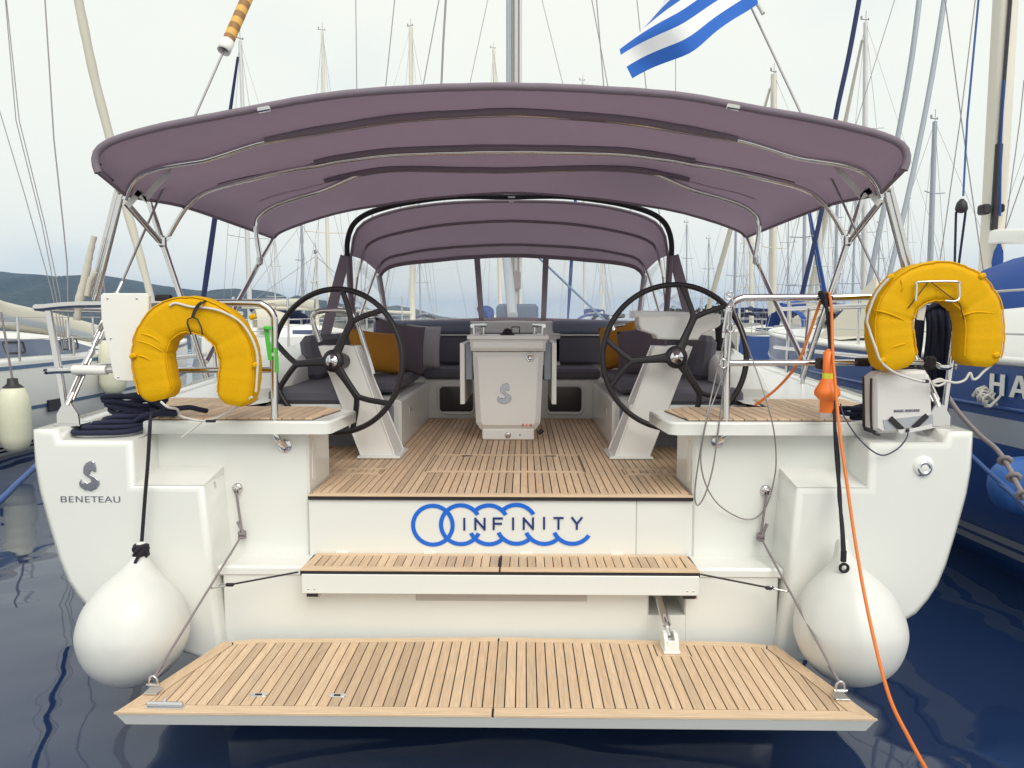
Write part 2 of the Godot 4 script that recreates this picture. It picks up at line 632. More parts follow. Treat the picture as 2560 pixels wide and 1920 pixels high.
# ------------------------------------------------------------ the yacht
func planks(parent: Node, area: Array, holes: Array, pitch: float, gap: float, y: float, x_from: float, x_to: float, z_far: float, z_near: float, wood := "teak") -> void:
	# fore-and-aft teak boards cut to an outline (x, z), each a board of its own
	var x := x_from
	while x < x_to:
		var cut: Array = [PackedVector2Array([Vector2(x + gap / 2, z_far), Vector2(x + pitch - gap / 2, z_far), Vector2(x + pitch - gap / 2, z_near), Vector2(x + gap / 2, z_near)])]
		var bits: Array = []
		for c in cut:
			bits.append_array(Geometry2D.intersect_polygons(c, PackedVector2Array(area)))
		for h in holes:
			var nxt: Array = []
			for b in bits:
				nxt.append_array(Geometry2D.clip_polygons(b, PackedVector2Array(h)))
			bits = nxt
		for b in bits:
			var lo := 1e9
			var hi := -1e9
			for q in b:
				lo = minf(lo, q.y)
				hi = maxf(hi, q.y)
			if hi - lo < 0.012:
				continue
			var s := S()
			prism(s, Array(b), Vector3(0, y, 0), Vector3.RIGHT, Vector3.BACK, Vector3(0, -0.008, 0), 0.0006)
			part(parent, "plank", s, M["%s%d" % [wood, rng.randi_range(0, 5)]])
		x += pitch

func board(parent: Node, poly: Array, y: float, m: Material, called := "margin_board") -> void:
	var s := S()
	prism(s, poly, Vector3(0, y, 0), Vector3.RIGHT, Vector3.BACK, Vector3(0, -0.009, 0), 0.001)
	part(parent, called, s, m)

func v2(a: Array) -> Array:
	var out := []
	for i in range(0, a.size(), 2):
		out.append(Vector2(a[i], a[i + 1]))
	return out

func half_section(t: float) -> Array:
	# t = 0 at the transom, 1 at the stem
	var sec := [Vector2(1.985, 1.285), Vector2(1.985, 1.13), Vector2(1.972, 1.02), Vector2(1.953, 0.93), Vector2(1.93, 0.83), Vector2(1.902, 0.715), Vector2(1.87, 0.625), Vector2(1.832, 0.56), Vector2(1.785, 0.50), Vector2(1.70, 0.445), Vector2(1.40, 0.31), Vector2(1.0, 0.2), Vector2(0.0, 0.06)]
	var wide := 1.0 + 0.10 * sin(clampf(t / 0.5, 0, 1) * PI * 0.5)
	if t > 0.35:
		wide *= sqrt(maxf(0.0, 1.0 - pow((t - 0.35) / 0.65, 2.2)))
	var out := []
	for q in sec:
		out.append(Vector2(q.x * wide, q.y - 0.35 * smoothstep(0, 0.25, t) * (1.0 - (q.y - 0.06) / 1.225) + 0.35 * t * (q.y - 0.06) / 1.225))
	return out

func make_yacht() -> void:
	yacht = thing("sailing_yacht", "white sailing yacht moored stern-on with teak swim platform and grey canopy", "sailing yacht", Vector3(0, 0, -3.1))
	make_hull()
	make_platform()
	make_cockpit()
	make_helms()
	make_console()
	make_rails()
	make_canopies()
	make_rig()
	make_badges()

func make_hull() -> void:
	var g: Material = M.gelcoat
	var s := S()
	var rows := []
	for k in 25:
		var t := k / 24.0
		var sec := half_section(t)
		var row := []
		for i in sec.size():
			row.append(Vector3(-sec[i].x, sec[i].y, -3.085 - 11.0 * t))
		for i in range(sec.size() - 2, -1, -1):
			row.append(Vector3(sec[i].x, sec[i].y, -3.085 - 11.0 * t))
		rows.append(row)
	s.set_smooth_group(0)
	for i in rows.size() - 1:
		for k in rows[i].size() - 1:
			var mid: Vector3 = (rows[i][k] + rows[i][k + 1]) * 0.5
			quad(s, rows[i][k], rows[i][k + 1], rows[i + 1][k + 1], rows[i + 1][k], Vector3(mid.x, mid.y - 1.5, 0))
	part(yacht, "hull", s, g)
	# the two quarters of the transom, each with the block that carries the swim platform
	var face := [Vector2(1.56, 1.238), Vector2(1.868, 1.238), Vector2(1.88, 1.285), Vector2(1.985, 1.285), Vector2(1.985, 1.13), Vector2(1.972, 1.02), Vector2(1.953, 0.93), Vector2(1.93, 0.83), Vector2(1.902, 0.715), Vector2(1.87, 0.625), Vector2(1.832, 0.56), Vector2(1.785, 0.50), Vector2(1.70, 0.445), Vector2(1.40, 0.31), Vector2(1.20, 0.25), Vector2(1.20, 0.30), Vector2(1.235, 0.676), Vector2(1.262, 1.046), Vector2(1.56, 1.046)]
	for sd in [-1.0, 1.0]:
		s = S()
		var fl := []
		for q in face:
			fl.append(Vector2(q.x * sd, q.y))
		pebble(s, fl, Vector3(0, 0, -3.072), Vector3.RIGHT, Vector3.UP, Vector3(0, 0, -0.26), 0.026, 5)
		part(yacht, "transom_quarter", s, g)
		# the sloped shoulder on top of the block
		s = S()
		s.set_smooth_group(-1)
		var a := [Vector3(1.262 * sd, 1.0455, -3.085), Vector3(1.565 * sd, 1.0455, -3.085), Vector3(1.565 * sd, 1.085, -3.30), Vector3(1.262 * sd, 1.085, -3.30)]
		quad(s, a[0], a[1], a[2], a[3], Vector3.UP)
		tri(s, a[0], a[3], Vector3(1.262 * sd, 1.03, -3.30), Vector3(-sd, 0, 0))
		part(yacht, "shoulder", s, g)
		# walls under the helm seats
		s = S()
		span(s, Vector3(0.872 * sd, 0.60, -3.66), Vector3(1.60 * sd, 1.249, -3.30), 0.012)
		part(yacht, "seat_locker", s, g)
		# a moulded grip in the side of the passage
		s = S()
		prism(s, rrect(0.055, 0.20, 0.026), Vector3(0.868 * sd, 1.10, -3.38), Vector3.BACK, Vector3.UP, Vector3(sd * 0.004, 0, 0), 0.002)
		part(yacht, "grip", s, M.plastic_white)
	# the ledge and the wall above and below it
	s = S()
	span(s, Vector3(-0.868, 0.60, -3.50), Vector3(0.6155, 0.957, -3.272), 0.003)
	part(yacht, "transom_door", s, g)
	s = S()
	span(s, Vector3(0.617, 0.60, -3.50), Vector3(0.868, 0.957, -3.274), 0.003)
	part(yacht, "transom_panel", s, g)
	s = S()
	span(s, Vector3(-1.24, 0.63, -3.31), Vector3(1.24, 0.676, -3.13), 0.010)
	part(yacht, "transom_ledge", s, g)
	s = S()
	var ox0 := 0.655
	var ox1 := 0.812
	span(s, Vector3(-1.215, 0.12, -3.485), Vector3(ox0, 0.64, -3.137), 0.006)
	span(s, Vector3(ox1, 0.12, -3.485), Vector3(1.215, 0.64, -3.137), 0.006)
	span(s, Vector3(ox0 - 0.02, 0.12, -3.485), Vector3(ox1 + 0.02, 0.462, -3.139), 0.004)
	span(s, Vector3(ox0 - 0.02, 0.12, -3.51), Vector3(ox1 + 0.02, 0.64, -3.47), 0.0)
	part(yacht, "lower_transom", s, g)
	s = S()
	span(s, Vector3(-0.365, 0.524, -3.15), Vector3(0.385, 0.59, -3.133), 0.002)  # flat taupe strip: the shade of the slot under the step, as colour
	part(yacht, "slot_shade_strip", s, paint("taupe", Color(0.50, 0.46, 0.45), 0.5))
	# aft deck pockets, side decks, bulwarks
	for sd in [-1.0, 1.0]:
		s = S()
		s.set_smooth_group(-1)
		var prev_in: Vector3
		var prev_out: Vector3
		for k in 13:
			var t := k / 24.0
			var sec := half_section(t)
			var zz := -3.09 - 11.0 * t
			var up: float = 0.0 if k == 0 else minf(0.03 * k, 0.035)
			var po := Vector3(sec[0].x * sd * 0.998, sec[0].y - 0.052 + up, zz)
			var pi2 := Vector3(1.3 * sd if t > 0.05 else 1.56 * sd, sec[0].y - 0.05 + up, zz)
			if k > 0:
				quad(s, prev_in, prev_out, po, pi2, Vector3.UP)
			prev_in = pi2
			prev_out = po
		part(yacht, "side_deck", s, M.gelcoat_cool)
		s = S()
		var bul := []
		for k in 20:
			var t := k / 24.0
			var sec := half_section(t)
			bul.append(Vector3((sec[0].x - 0.045) * sd, sec[0].y - 0.03, -3.34 - 11.0 * t))
		sweep(s, bul, rrect(0.085, 0.065, 0.015, 3), Vector3.UP)
		part(yacht, "bulwark", s, g)
		# coaming beside the cockpit
		s = S()
		var co := [Vector3(1.40 * sd, 1.22, -4.30), Vector3(1.42 * sd, 1.34, -4.6), Vector3(1.45 * sd, 1.42, -5.2), Vector3(1.46 * sd, 1.50, -6.4)]
		sweep(s, curve(co, 4), rrect(0.26, 0.30, 0.06, 4), Vector3.UP)
		part(yacht, "coaming", s, g)
		# winch on the coaming
		if sd < 0.0:
			continue
		s = S()
		lathe(s, [Vector2(0.0, 0.17), Vector2(0.05, 0.17), Vector2(0.065, 0.15), Vector2(0.055, 0.12), Vector2(0.05, 0.06), Vector2(0.075, 0.02), Vector2(0.078, 0.0)], Transform3D(Basis(), Vector3(1.45 * sd, 1.56, -5.0)), 16)
		part(yacht, "winch", s, M.black)
	# coachroof ahead of the cockpit
	s = S()
	var cr := []
	for k in 6:
		var t := k / 5.0
		cr.append([Vector3(-1.55 + 0.5 * t, 1.3, -6.45 - 5.0 * t), Vector3(-1.40 + 0.5 * t, 1.66, -6.45 - 5.0 * t), Vector3(-0.9 + 0.3 * t, 1.725, -6.45 - 5.0 * t), Vector3(0, 1.745, -6.45 - 5.0 * t), Vector3(0.9 - 0.3 * t, 1.725, -6.45 - 5.0 * t), Vector3(1.40 - 0.5 * t, 1.66, -6.45 - 5.0 * t), Vector3(1.55 - 0.5 * t, 1.3, -6.45 - 5.0 * t)])
	sheet(s, cr, Vector3.UP)
	prism(s, v2([-1.55, 0.9, -1.40, 1.66, -0.9, 1.725, 0, 1.745, 0.9, 1.725, 1.40, 1.66, 1.55, 0.9]), Vector3(0, 0, -6.44), Vector3.RIGHT, Vector3.UP, Vector3(0, 0, -0.03))
	part(yacht, "coachroof", s, M.gelcoat_cool)
	s = S()
	for sd in [-1.0, 1.0]:
		span(s, Vector3(1.0 * sd, 1.25, -12.6), Vector3(0.2 * sd, 1.62, -6.5), 0.02)
	part(yacht, "foredeck", s, M.gelcoat_cool)

func make_platform() -> void:
	var y := 0.377
	var s := S()
	var outline := v2([-1.333, -2.462, 1.333, -2.462, 1.185, -3.035, 1.045, -3.066, 0, -3.102, -1.045, -3.066, -1.185, -3.035])
	var low := []
	for q in outline:
		low.append(q)
	prism(s, inset(outline, 0.006), Vector3(0, y - 0.006, 0), Vector3.RIGHT, Vector3.BACK, Vector3(0, -0.006, 0), 0.0)
	var plat := part(yacht, "swim_platform", s, M.caulk)
	s = S()
	var under := inset(outline, 0.004)
	var base := inset(outline, 0.022)
	s.set_smooth_group(-1)
	for i in under.size():
		var j := (i + 1) % under.size()
		var a: Vector2 = under[i]
		var b: Vector2 = under[j]
		var c: Vector2 = base[j]
		var d: Vector2 = base[i]
		var mid := (a + b) * 0.5 - Vector2(0, -2.8)
		quad(s, Vector3(a.x, y - 0.012, a.y), Vector3(b.x, y - 0.012, b.y), Vector3(c.x, y - 0.058, c.y), Vector3(d.x, y - 0.058, d.y), Vector3(mid.x, 0, mid.y))
	prism(s, base, Vector3(0, y - 0.058, 0), Vector3.RIGHT, Vector3.BACK, Vector3(0, 0.003, 0), 0.0)
	prism(s, under, Vector3(0, y - 0.0125, 0), Vector3.RIGHT, Vector3.BACK, Vector3(0, -0.002, 0), 0.0)
	part(plat, "platform_shell", s, M.gelcoat)
	# margin boards round the edge
	board(plat, v2([-1.333, -2.462, -0.004, -2.462, -0.004, -2.512, -1.245, -2.512]), y, M.teak_margin)
	board(plat, v2([1.333, -2.462, 0.004, -2.462, 0.004, -2.512, 1.245, -2.512]), y, M.teak_margin)
	board(plat, v2([-0.004, -3.098, -1.03, -3.064, -1.14, -3.04, -1.125, -3.008, -1.03, -3.028, -0.004, -3.062]), y, M.teak_margin)
	board(plat, v2([0.004, -3.098, 1.03, -3.064, 1.14, -3.04, 1.125, -3.008, 1.03, -3.028, 0.004, -3.062]), y, M.teak_margin)
	for sd in [-1.0, 1.0]:
		board(plat, v2([1.325 * sd, -2.468, 1.252 * sd, -2.513, 1.205 * sd, -2.72, 1.131 * sd, -3.008, 1.147 * sd, -3.04, 1.18 * sd, -3.032]), y, M.teak_side)
	var area := v2([-1.246, -2.516, 1.246, -2.516, 1.199, -2.72, 1.125, -3.004, 1.03, -3.024, 0, -3.058, -1.03, -3.024, -1.125, -3.004, -1.199, -2.72])
	var insert := v2([0.655, -2.925, 0.80, -2.925, 0.80, -3.045, 0.655, -3.045])
	var lat := [Vector2(-0.865, -2.585), Vector2(-0.575, -2.585)]
	planks(plat, area, [insert], 0.0395, 0.0045, y, -1.264, 1.26, -3.12, -2.45)
	board(plat, v2([0.660, -2.929, 0.795, -2.929, 0.795, -3.04, 0.660, -3.04]), y, M.teak_side, "teak_insert")
	for q in lat:
		s = S()
		prism(s, rrect(0.066, 0.026, 0.0128), Vector3(q.x, y + 0.003, q.y), Vector3.RIGHT, Vector3.BACK, Vector3(0, -0.004, 0), 0.001)
		var l := part(plat, "latch", s, M.chrome)
		s = S()
		box(s, Vector3(q.x, y + 0.0035, q.y), Vector3(0.024, 0.003, 0.007), 0.0)
		part(l, "latch_slot", s, M.black)
	# hinge foot and strut that lifts the platform
	s = S()
	prism(s, v2([-2.945, 0.0, -3.035, 0.0, -3.035, 0.05, -3.015, 0.072, -2.985, 0.072, -2.96, 0.055, -2.945, 0.02]), Vector3(0.75, y, 0), Vector3.BACK, Vector3.UP, Vector3(-0.016, 0, 0), 0.003)
	prism(s, v2([-2.945, 0.0, -3.035, 0.0, -3.035, 0.05, -3.015, 0.072, -2.985, 0.072, -2.96, 0.055, -2.945, 0.02]), Vector3(0.69, y, 0), Vector3.BACK, Vector3.UP, Vector3(0.016, 0, 0), 0.003)
	span(s, Vector3(0.686, y, -3.04), Vector3(0.754, y + 0.012, -2.94), 0.003)
	span(s, Vector3(0.70, y + 0.010, -2.962), Vector3(0.74, y + 0.052, -2.948), 0.003)
	part(plat, "strut_foot", s, M.plastic_white)
	s = S()
	rod(s, Vector3(0.72, y + 0.05, -3.0), Vector3(0.685, 0.60, -3.20), 0.013, 12)
	rod(s, Vector3(0.712, y + 0.095, -3.018), Vector3(0.69, 0.57, -3.19), 0.018, 12)
	part(plat, "lift_strut", s, M.steel)
	s = S()
	span(s, Vector3(0.655, 0.56, -3.27), Vector3(0.715, 0.635, -3.2), 0.004)
	part(plat, "strut_bracket", s, M.steel)
	# a barrel bolt at the left aft corner
	s = S()
	span(s, Vector3(-1.235, y, -2.512), Vector3(-1.10, y + 0.004, -2.482), 0.001)
	rod(s, Vector3(-1.23, y + 0.011, -2.497), Vector3(-1.105, y + 0.011, -2.497), 0.009, 10)
	rod(s, Vector3(-1.17, y + 0.011, -2.497), Vector3(-1.17, y + 0.03, -2.505), 0.005, 8)
	part(plat, "barrel_bolt", s, M.chrome)
	# the wires that hold it up, left and right
	for sd in [-1.0, 1.0]:
		var eye := Vector3(1.20 * sd, 0.985, -3.30)
		var knot := Vector3(1.175 * sd, 0.775, -3.27)
		var foot := Vector3(1.262 * sd, y + 0.02, -2.60)
		s = S()
		lathe(s, [Vector2(0, 0.012), Vector2(0.016, 0.012), Vector2(0.024, 0.004), Vector2(0.024, 0)], axis(eye, Vector3.BACK), 14)
		tube(s, [eye + Vector3(-0.012, -0.02, 0.012), eye + Vector3(-0.012, 0.005, 0.03), eye + Vector3(0.012, 0.005, 0.03), eye + Vector3(0.012, -0.02, 0.012)], 0.005, 6, true)
		part(plat, "eye_bolt", s, M.steel)
		s = S()
		rod(s, eye + Vector3(0, -0.015, 0.02), knot, 0.0055, 6)
		rod(s, eye + Vector3(0.004, -0.15, 0.025), knot + Vector3(0.006, 0.01, 0.004), 0.007, 6)
		var ball := []
		for k in 26:
			var a := k * 0.9
			ball.append(knot + Vector3(cos(a) * 0.014, sin(k * 0.31) * 0.012, sin(a) * 0.014))
		tube(s, ball, 0.006, 6)
		var side := knot.lerp(foot, 0.40)
		rod(s, knot, foot + Vector3(0, 0.03, 0), 0.0052, 6)
		rod(s, knot.lerp(foot, 0.86) + Vector3(0.008, 0, 0), foot + Vector3(0.004, 0.03, 0.0), 0.005, 6)
		part(plat, "platform_line", s, M.rope_grey)
		s = S()
		var se := Vector3(0.86 * sd, 0.672, -3.07)
		var clip := side.lerp(se, 0.17)
		rod(s, clip, se, 0.004, 6)
		box(s, clip + (se - clip) * 0.05, Vector3(0.035, 0.014, 0.014), 0.003)
		part(plat, "elastic_cord", s, M.black)
		s = S()
		rod(s, side, clip, 0.004, 6)
		tube(s, [clip + Vector3(-0.03, 0.0, 0), clip + Vector3(-0.01, 0.008, 0), clip + Vector3(0.01, 0.0, 0), clip + Vector3(-0.01, -0.008, 0)], 0.003, 6, true)
		part(plat, "snap_hook", s, M.steel)
		s = S()
		tube(s, curve([foot + Vector3(-0.016, 0.006, 0), foot + Vector3(-0.014, 0.03, 0), foot + Vector3(0, 0.042, 0), foot + Vector3(0.014, 0.03, 0), foot + Vector3(0.016, 0.006, 0)], 4), 0.005, 8)
		rod(s, foot + Vector3(-0.024, 0.008, 0), foot + Vector3(0.024, 0.008, 0), 0.006, 8)
		box(s, foot + Vector3(0, -0.015, 0.0), Vector3(0.05, 0.006, 0.05), 0.001)
		part(plat, "shackle", s, M.steel)
	# ---- the boarding step
	s = S()
	span(s, Vector3(-0.848, 0.662, -3.268), Vector3(0.856, 0.684, -3.058), 0.0)
	var step := part(yacht, "boarding_step", s, M.caulk)
	s = S()
	span(s, Vector3(-0.842, 0.583, -3.26), Vector3(0.852, 0.668, -3.053), 0.003)
	part(step, "step_front", s, M.gelcoat)
	var sy := 0.692
	for k in 2:
		var x0: float = [-0.848, 0.010][k]
		var x1: float = [0.002, 0.856][k]
		board(step, v2([x0, -3.054, x1, -3.054, x1 - (0.05 if k == 1 else 0.0), -3.092, x0 + (0.05 if k == 0 else 0.0), -3.092]), sy, M.teak_margin)
		board(step, v2([x0 + (0.015 if k == 0 else 0.0), -3.268, x1 - (0.015 if k == 1 else 0.0), -3.268, x1 - (0.05 if k == 1 else 0.0), -3.243, x0 + (0.05 if k == 0 else 0.0), -3.243]), sy, M.teak_margin)
		planks(step, v2([x0 + (0.052 if k == 0 else 0.0), -3.096, x1 - (0.052 if k == 1 else 0.0), -3.096, x1 - (0.052 if k == 1 else 0.0), -3.239, x0 + (0.052 if k == 0 else 0.0), -3.239]), [], 0.0378, 0.004, sy, x0 + (0.052 if k == 0 else 0.0), x1 - 0.01, -3.3, -3.0)
	board(step, v2([-0.846, -3.058, -0.80, -3.094, -0.80, -3.241, -0.831, -3.266]), sy, M.teak_side)
	board(step, v2([0.854, -3.058, 0.808, -3.094, 0.808, -3.241, 0.839, -3.266]), sy, M.teak_side)
	for x in [-0.80, 0.815]:
		s = S()
		rod(s, Vector3(x - 0.025, 0.572, -3.075), Vector3(x + 0.025, 0.572, -3.075), 0.0105, 10)
		part(step, "roller", s, M.black)
		s = S()
		for d in [-0.013, 0.013]:
			lathe(s, [Vector2(0, 0.002), Vector2(0.004, 0.001), Vector2(0.0045, 0)], axis(Vector3(x + d, 0.604, -3.053), Vector3.BACK), 10)
		span(s, Vector3(x + 0.027, 0.565, -3.085), Vector3(x + 0.032, 0.59, -3.06), 0.001)
		part(step, "screw", s, M.steel)
	for x in [-0.72, -0.32, 0.12, 0.53]:
		s = S()
		span(s, Vector3(x - 0.028, 0.680, -3.272), Vector3(x + 0.028, 0.701, -3.267), 0.001)
		part(step, "hinge", s, M.plastic_white)

func make_cockpit() -> void:
	var y := 0.966
	var s := S()
	var outline := v2([-0.868, -3.262, 0.868, -3.262, 0.868, -3.66, 1.30, -3.66, 1.30, -4.54, 0.69, -4.54, 0.66, -5.88, -0.66, -5.88, -0.69, -4.54, -1.30, -4.54, -1.30, -3.66, -0.868, -3.66])
	prism(s, outline, Vector3(0, y - 0.006, 0), Vector3.RIGHT, Vector3.BACK, Vector3(0, -0.02, 0))
	var floor_part := part(yacht, "cockpit_floor", s, M.caulk)
	board(floor_part, v2([-0.868, -3.256, 0.868, -3.256, 0.832, -3.293, -0.832, -3.293]), y + 0.001, M.teak_margin)
	var hatch := [-0.41, -4.27, 0.43, -3.76]
	var hl := [-1.2, -3.86, -0.62, -3.70]
	var hr := [0.62, -3.86, 1.2, -3.70]
	var holes := []
	for h in [hatch, hl, hr]:
		holes.append(v2([h[0], h[1], h[2], h[1], h[2], h[3], h[0], h[3]]))
	var area := v2([-0.83, -3.297, 0.83, -3.297, 0.865, -3.30, 0.865, -3.66, 1.29, -3.665, 1.29, -4.535, 0.687, -4.535, 0.657, -5.87, -0.657, -5.87, -0.687, -4.535, -1.29, -4.535, -1.29, -3.665, -0.865, -3.66, -0.865, -3.30])
	planks(floor_part, area, holes, 0.0365, 0.005, y, -1.2958, 1.29, -5.9, -3.2)
	for h in [hatch, hl, hr]:
		var m := 0.006
		board(floor_part, v2([h[0] + m, h[3] - m, h[2] - m, h[3] - m, h[2] - 0.035, h[3] - 0.035, h[0] + 0.035, h[3] - 0.035]), y + 0.001, M.teak_margin, "hatch_board")
		board(floor_part, v2([h[0] + m, h[1] + m, h[2] - m, h[1] + m, h[2] - 0.035, h[1] + 0.028, h[0] + 0.035, h[1] + 0.028]), y + 0.001, M.teak_margin, "hatch_board")
		planks(floor_part, v2([h[0] + m, h[1] + 0.033, h[2] - m, h[1] + 0.033, h[2] - m, h[3] - 0.04, h[0] + m, h[3] - 0.04]), [], 0.0365, 0.005, y + 0.0005, -1.2958, 1.29, -5.9, -3.2)
	for x in [-0.22, 0.26]:
		s = S()
		prism(s, rrect(0.07, 0.03, 0.014), Vector3(x, y + 0.004, -4.20), Vector3.RIGHT, Vector3.BACK, Vector3(0, -0.004, 0), 0.001)
		part(floor_part, "latch", s, M.chrome)
	# ---- the helm seats
	for sd in [-1.0, 1.0]:
		s = S()
		var o := v2([1.575 * sd, -3.205, 0.775 * sd, -3.205, 0.745 * sd, -3.23, 0.722 * sd, -3.60, 0.90 * sd, -3.72, 1.60 * sd, -3.74])
		pebble(s, o, Vector3(0, 1.306, 0), Vector3.RIGHT, Vector3.BACK, Vector3(0, -0.058, 0), 0.010, 3)
		var seat := part(yacht, "helm_seat", s, M.gelcoat)
		var ta := v2([1.545 * sd, -3.235, 0.83 * sd, -3.235, 0.79 * sd, -3.58, 0.92 * sd, -3.69, 1.60 * sd, -3.71])
		s = S()
		prism(s, ta, Vector3(0, 1.3085, 0), Vector3.RIGHT, Vector3.BACK, Vector3(0, -0.004, 0))
		part(seat, "seat_caulk", s, M.caulk)
		planks(seat, inset(ta, 0.004), [], 0.050, 0.005, 1.315, -1.62, 1.62, -3.8, -3.1)
	# teak on the side decks behind the seats
	for sd in [-1.0, 1.0]:
		s = S()
		var area2 := v2([1.36 * sd, -3.80, 1.90 * sd, -3.80, 1.95 * sd, -4.60, 1.42 * sd, -4.60])
		prism(s, area2, Vector3(0, 1.30, 0), Vector3.RIGHT, Vector3.BACK, Vector3(0, -0.05, 0))
		var dk := part(yacht, "deck_pad", s, M.caulk)
		planks(dk, inset(area2, 0.006), [], 0.045, 0.004, 1.304, -1.98, 1.98, -4.7, -3.7)
	# ---- benches round the cockpit
	for sd in [-1.0, 1.0]:
		s = S()
		span(s, Vector3(0.655 * sd, 0.95, -6.40), Vector3(1.40 * sd, 1.255, -4.545), 0.015)
		var bench := part(yacht, "bench", s, M.gelcoat_cool)
		s = S()
		span(s, Vector3(0.93 * sd, 0.96, -4.552), Vector3(1.31 * sd, 1.18, -4.54), 0.0)
		span(s, Vector3(0.70 * sd, 0.97, -4.553), Vector3(0.93 * sd, 1.22, -4.541), 0.0)
		part(bench, "end_shade_panel", s, M.grey_panel)  # blue-grey sheet over the white bench end, its shade put into colour
		s = S()
		span(s, Vector3(0.70 * sd, 1.235, -4.56), Vector3(1.36 * sd, 1.275, -4.12), 0.01)
		part(bench, "seat_lid", s, M.gelcoat_cool)
		s = S()
		span(s, Vector3(0.72 * sd, 1.277, -5.86), Vector3(1.34 * sd, 1.362, -4.78), 0.022)
		part(bench, "seat_cushion", s, M.cushion)
		s = S()
		span(s, Vector3(0.90 * sd, 1.277, -4.775), Vector3(1.34 * sd, 1.362, -4.12), 0.022)
		part(bench, "seat_cushion", s, M.cushion)
		s = S()
		for zc in [-5.1, -5.78]:
			box(s, Vector3(1.29 * sd, 1.50, zc), Vector3(0.12, 0.30, 0.64), 0.04, Basis(Vector3.BACK, -0.12 * sd))
		part(bench, "backrest_cushion", s, M.cushion)
		s = S()
		box(s, Vector3(0.653 * sd, 1.14, -4.9), Vector3(0.006, 0.05, 0.03), 0.002)
		part(bench, "door_catch", s, M.chrome)
		# forward corner of the bench with its cabin portlight
		s = S()
		var face := [Vector3(0.24 * sd, 0, 0), Vector3(0.70 * sd, 0, 0)]
		var l0 := minf(0.30 * sd, 0.57 * sd)
		var l1 := maxf(0.30 * sd, 0.57 * sd)
		var f0 := minf(0.24 * sd, 0.70 * sd)
		var f1 := maxf(0.24 * sd, 0.70 * sd)
		span(s, Vector3(f0, 0.95, -6.40), Vector3(f1, 1.015, -5.885), 0.008)
		span(s, Vector3(f0, 1.215, -6.40), Vector3(f1, 1.275, -5.885), 0.008)
		span(s, Vector3(f0, 0.95, -6.40), Vector3(l0, 1.27, -5.886), 0.008)
		span(s, Vector3(l1, 0.95, -6.40), Vector3(f1, 1.27, -5.886), 0.008)
		part(bench, "corner_base", s, M.gelcoat_cool)
		s = S()
		span(s, Vector3(l0 - 0.01, 1.0, -5.93), Vector3(l1 + 0.01, 1.23, -5.905), 0.0)
		part(bench, "portlight_pane", s, M.smoked_acrylic)
		s = S()
		var ring := []
		for q in rrect(0.29, 0.225, 0.045, 5):
			ring.append(Vector3(0.435 * sd + q.x, 1.115 + q.y, -5.882))
		tube(s, ring, 0.012, 6, true)
		part(bench, "portlight_rim", s, M.gelcoat_cool)
		s = S()
		span(s, Vector3(f0, 1.277, -6.38), Vector3(f1 + 0.02 * sd, 1.362, -5.865), 0.022)
		part(bench, "corner_cushion", s, M.cushion)
		s = S()
		span(s, Vector3(0.36 * sd, 1.37, -6.44), Vector3(1.20 * sd, 1.615, -6.33), 0.025)
		part(bench, "dark_backrest", s, M.cushion)
		s = S()
		var roll := [Vector3(0.36 * sd, 1.69, -6.36), Vector3(1.18 * sd, 1.685, -6.36)]
		sweep(s, roll, rrect(0.10, 0.115, 0.04, 4), Vector3.UP)
		part(bench, "bolster", s, M.bolster)
		s = S()
		span(s, Vector3(0.34 * sd, 1.615, -6.43), Vector3(1.22 * sd, 1.628, -6.32), 0.004)
		part(bench, "shelf", s, M.gelcoat_cool)
	# companionway between the benches
	s = S()
	span(s, Vector3(-0.36, 1.63, -6.46), Vector3(0.36, 1.74, -6.36), 0.01)
	span(s, Vector3(-0.36, 1.25, -6.46), Vector3(-0.25, 1.68, -6.35), 0.01)
	span(s, Vector3(0.25, 1.25, -6.46), Vector3(0.42, 1.66, -6.33), 0.01)
	part(yacht, "companionway_frame", s, M.gelcoat_cool)
	s = S()
	span(s, Vector3(-0.26, 0.95, -6.45), Vector3(0.26, 1.66, -6.42), 0.0)
	part(yacht, "companionway_board", s, M.tinted)

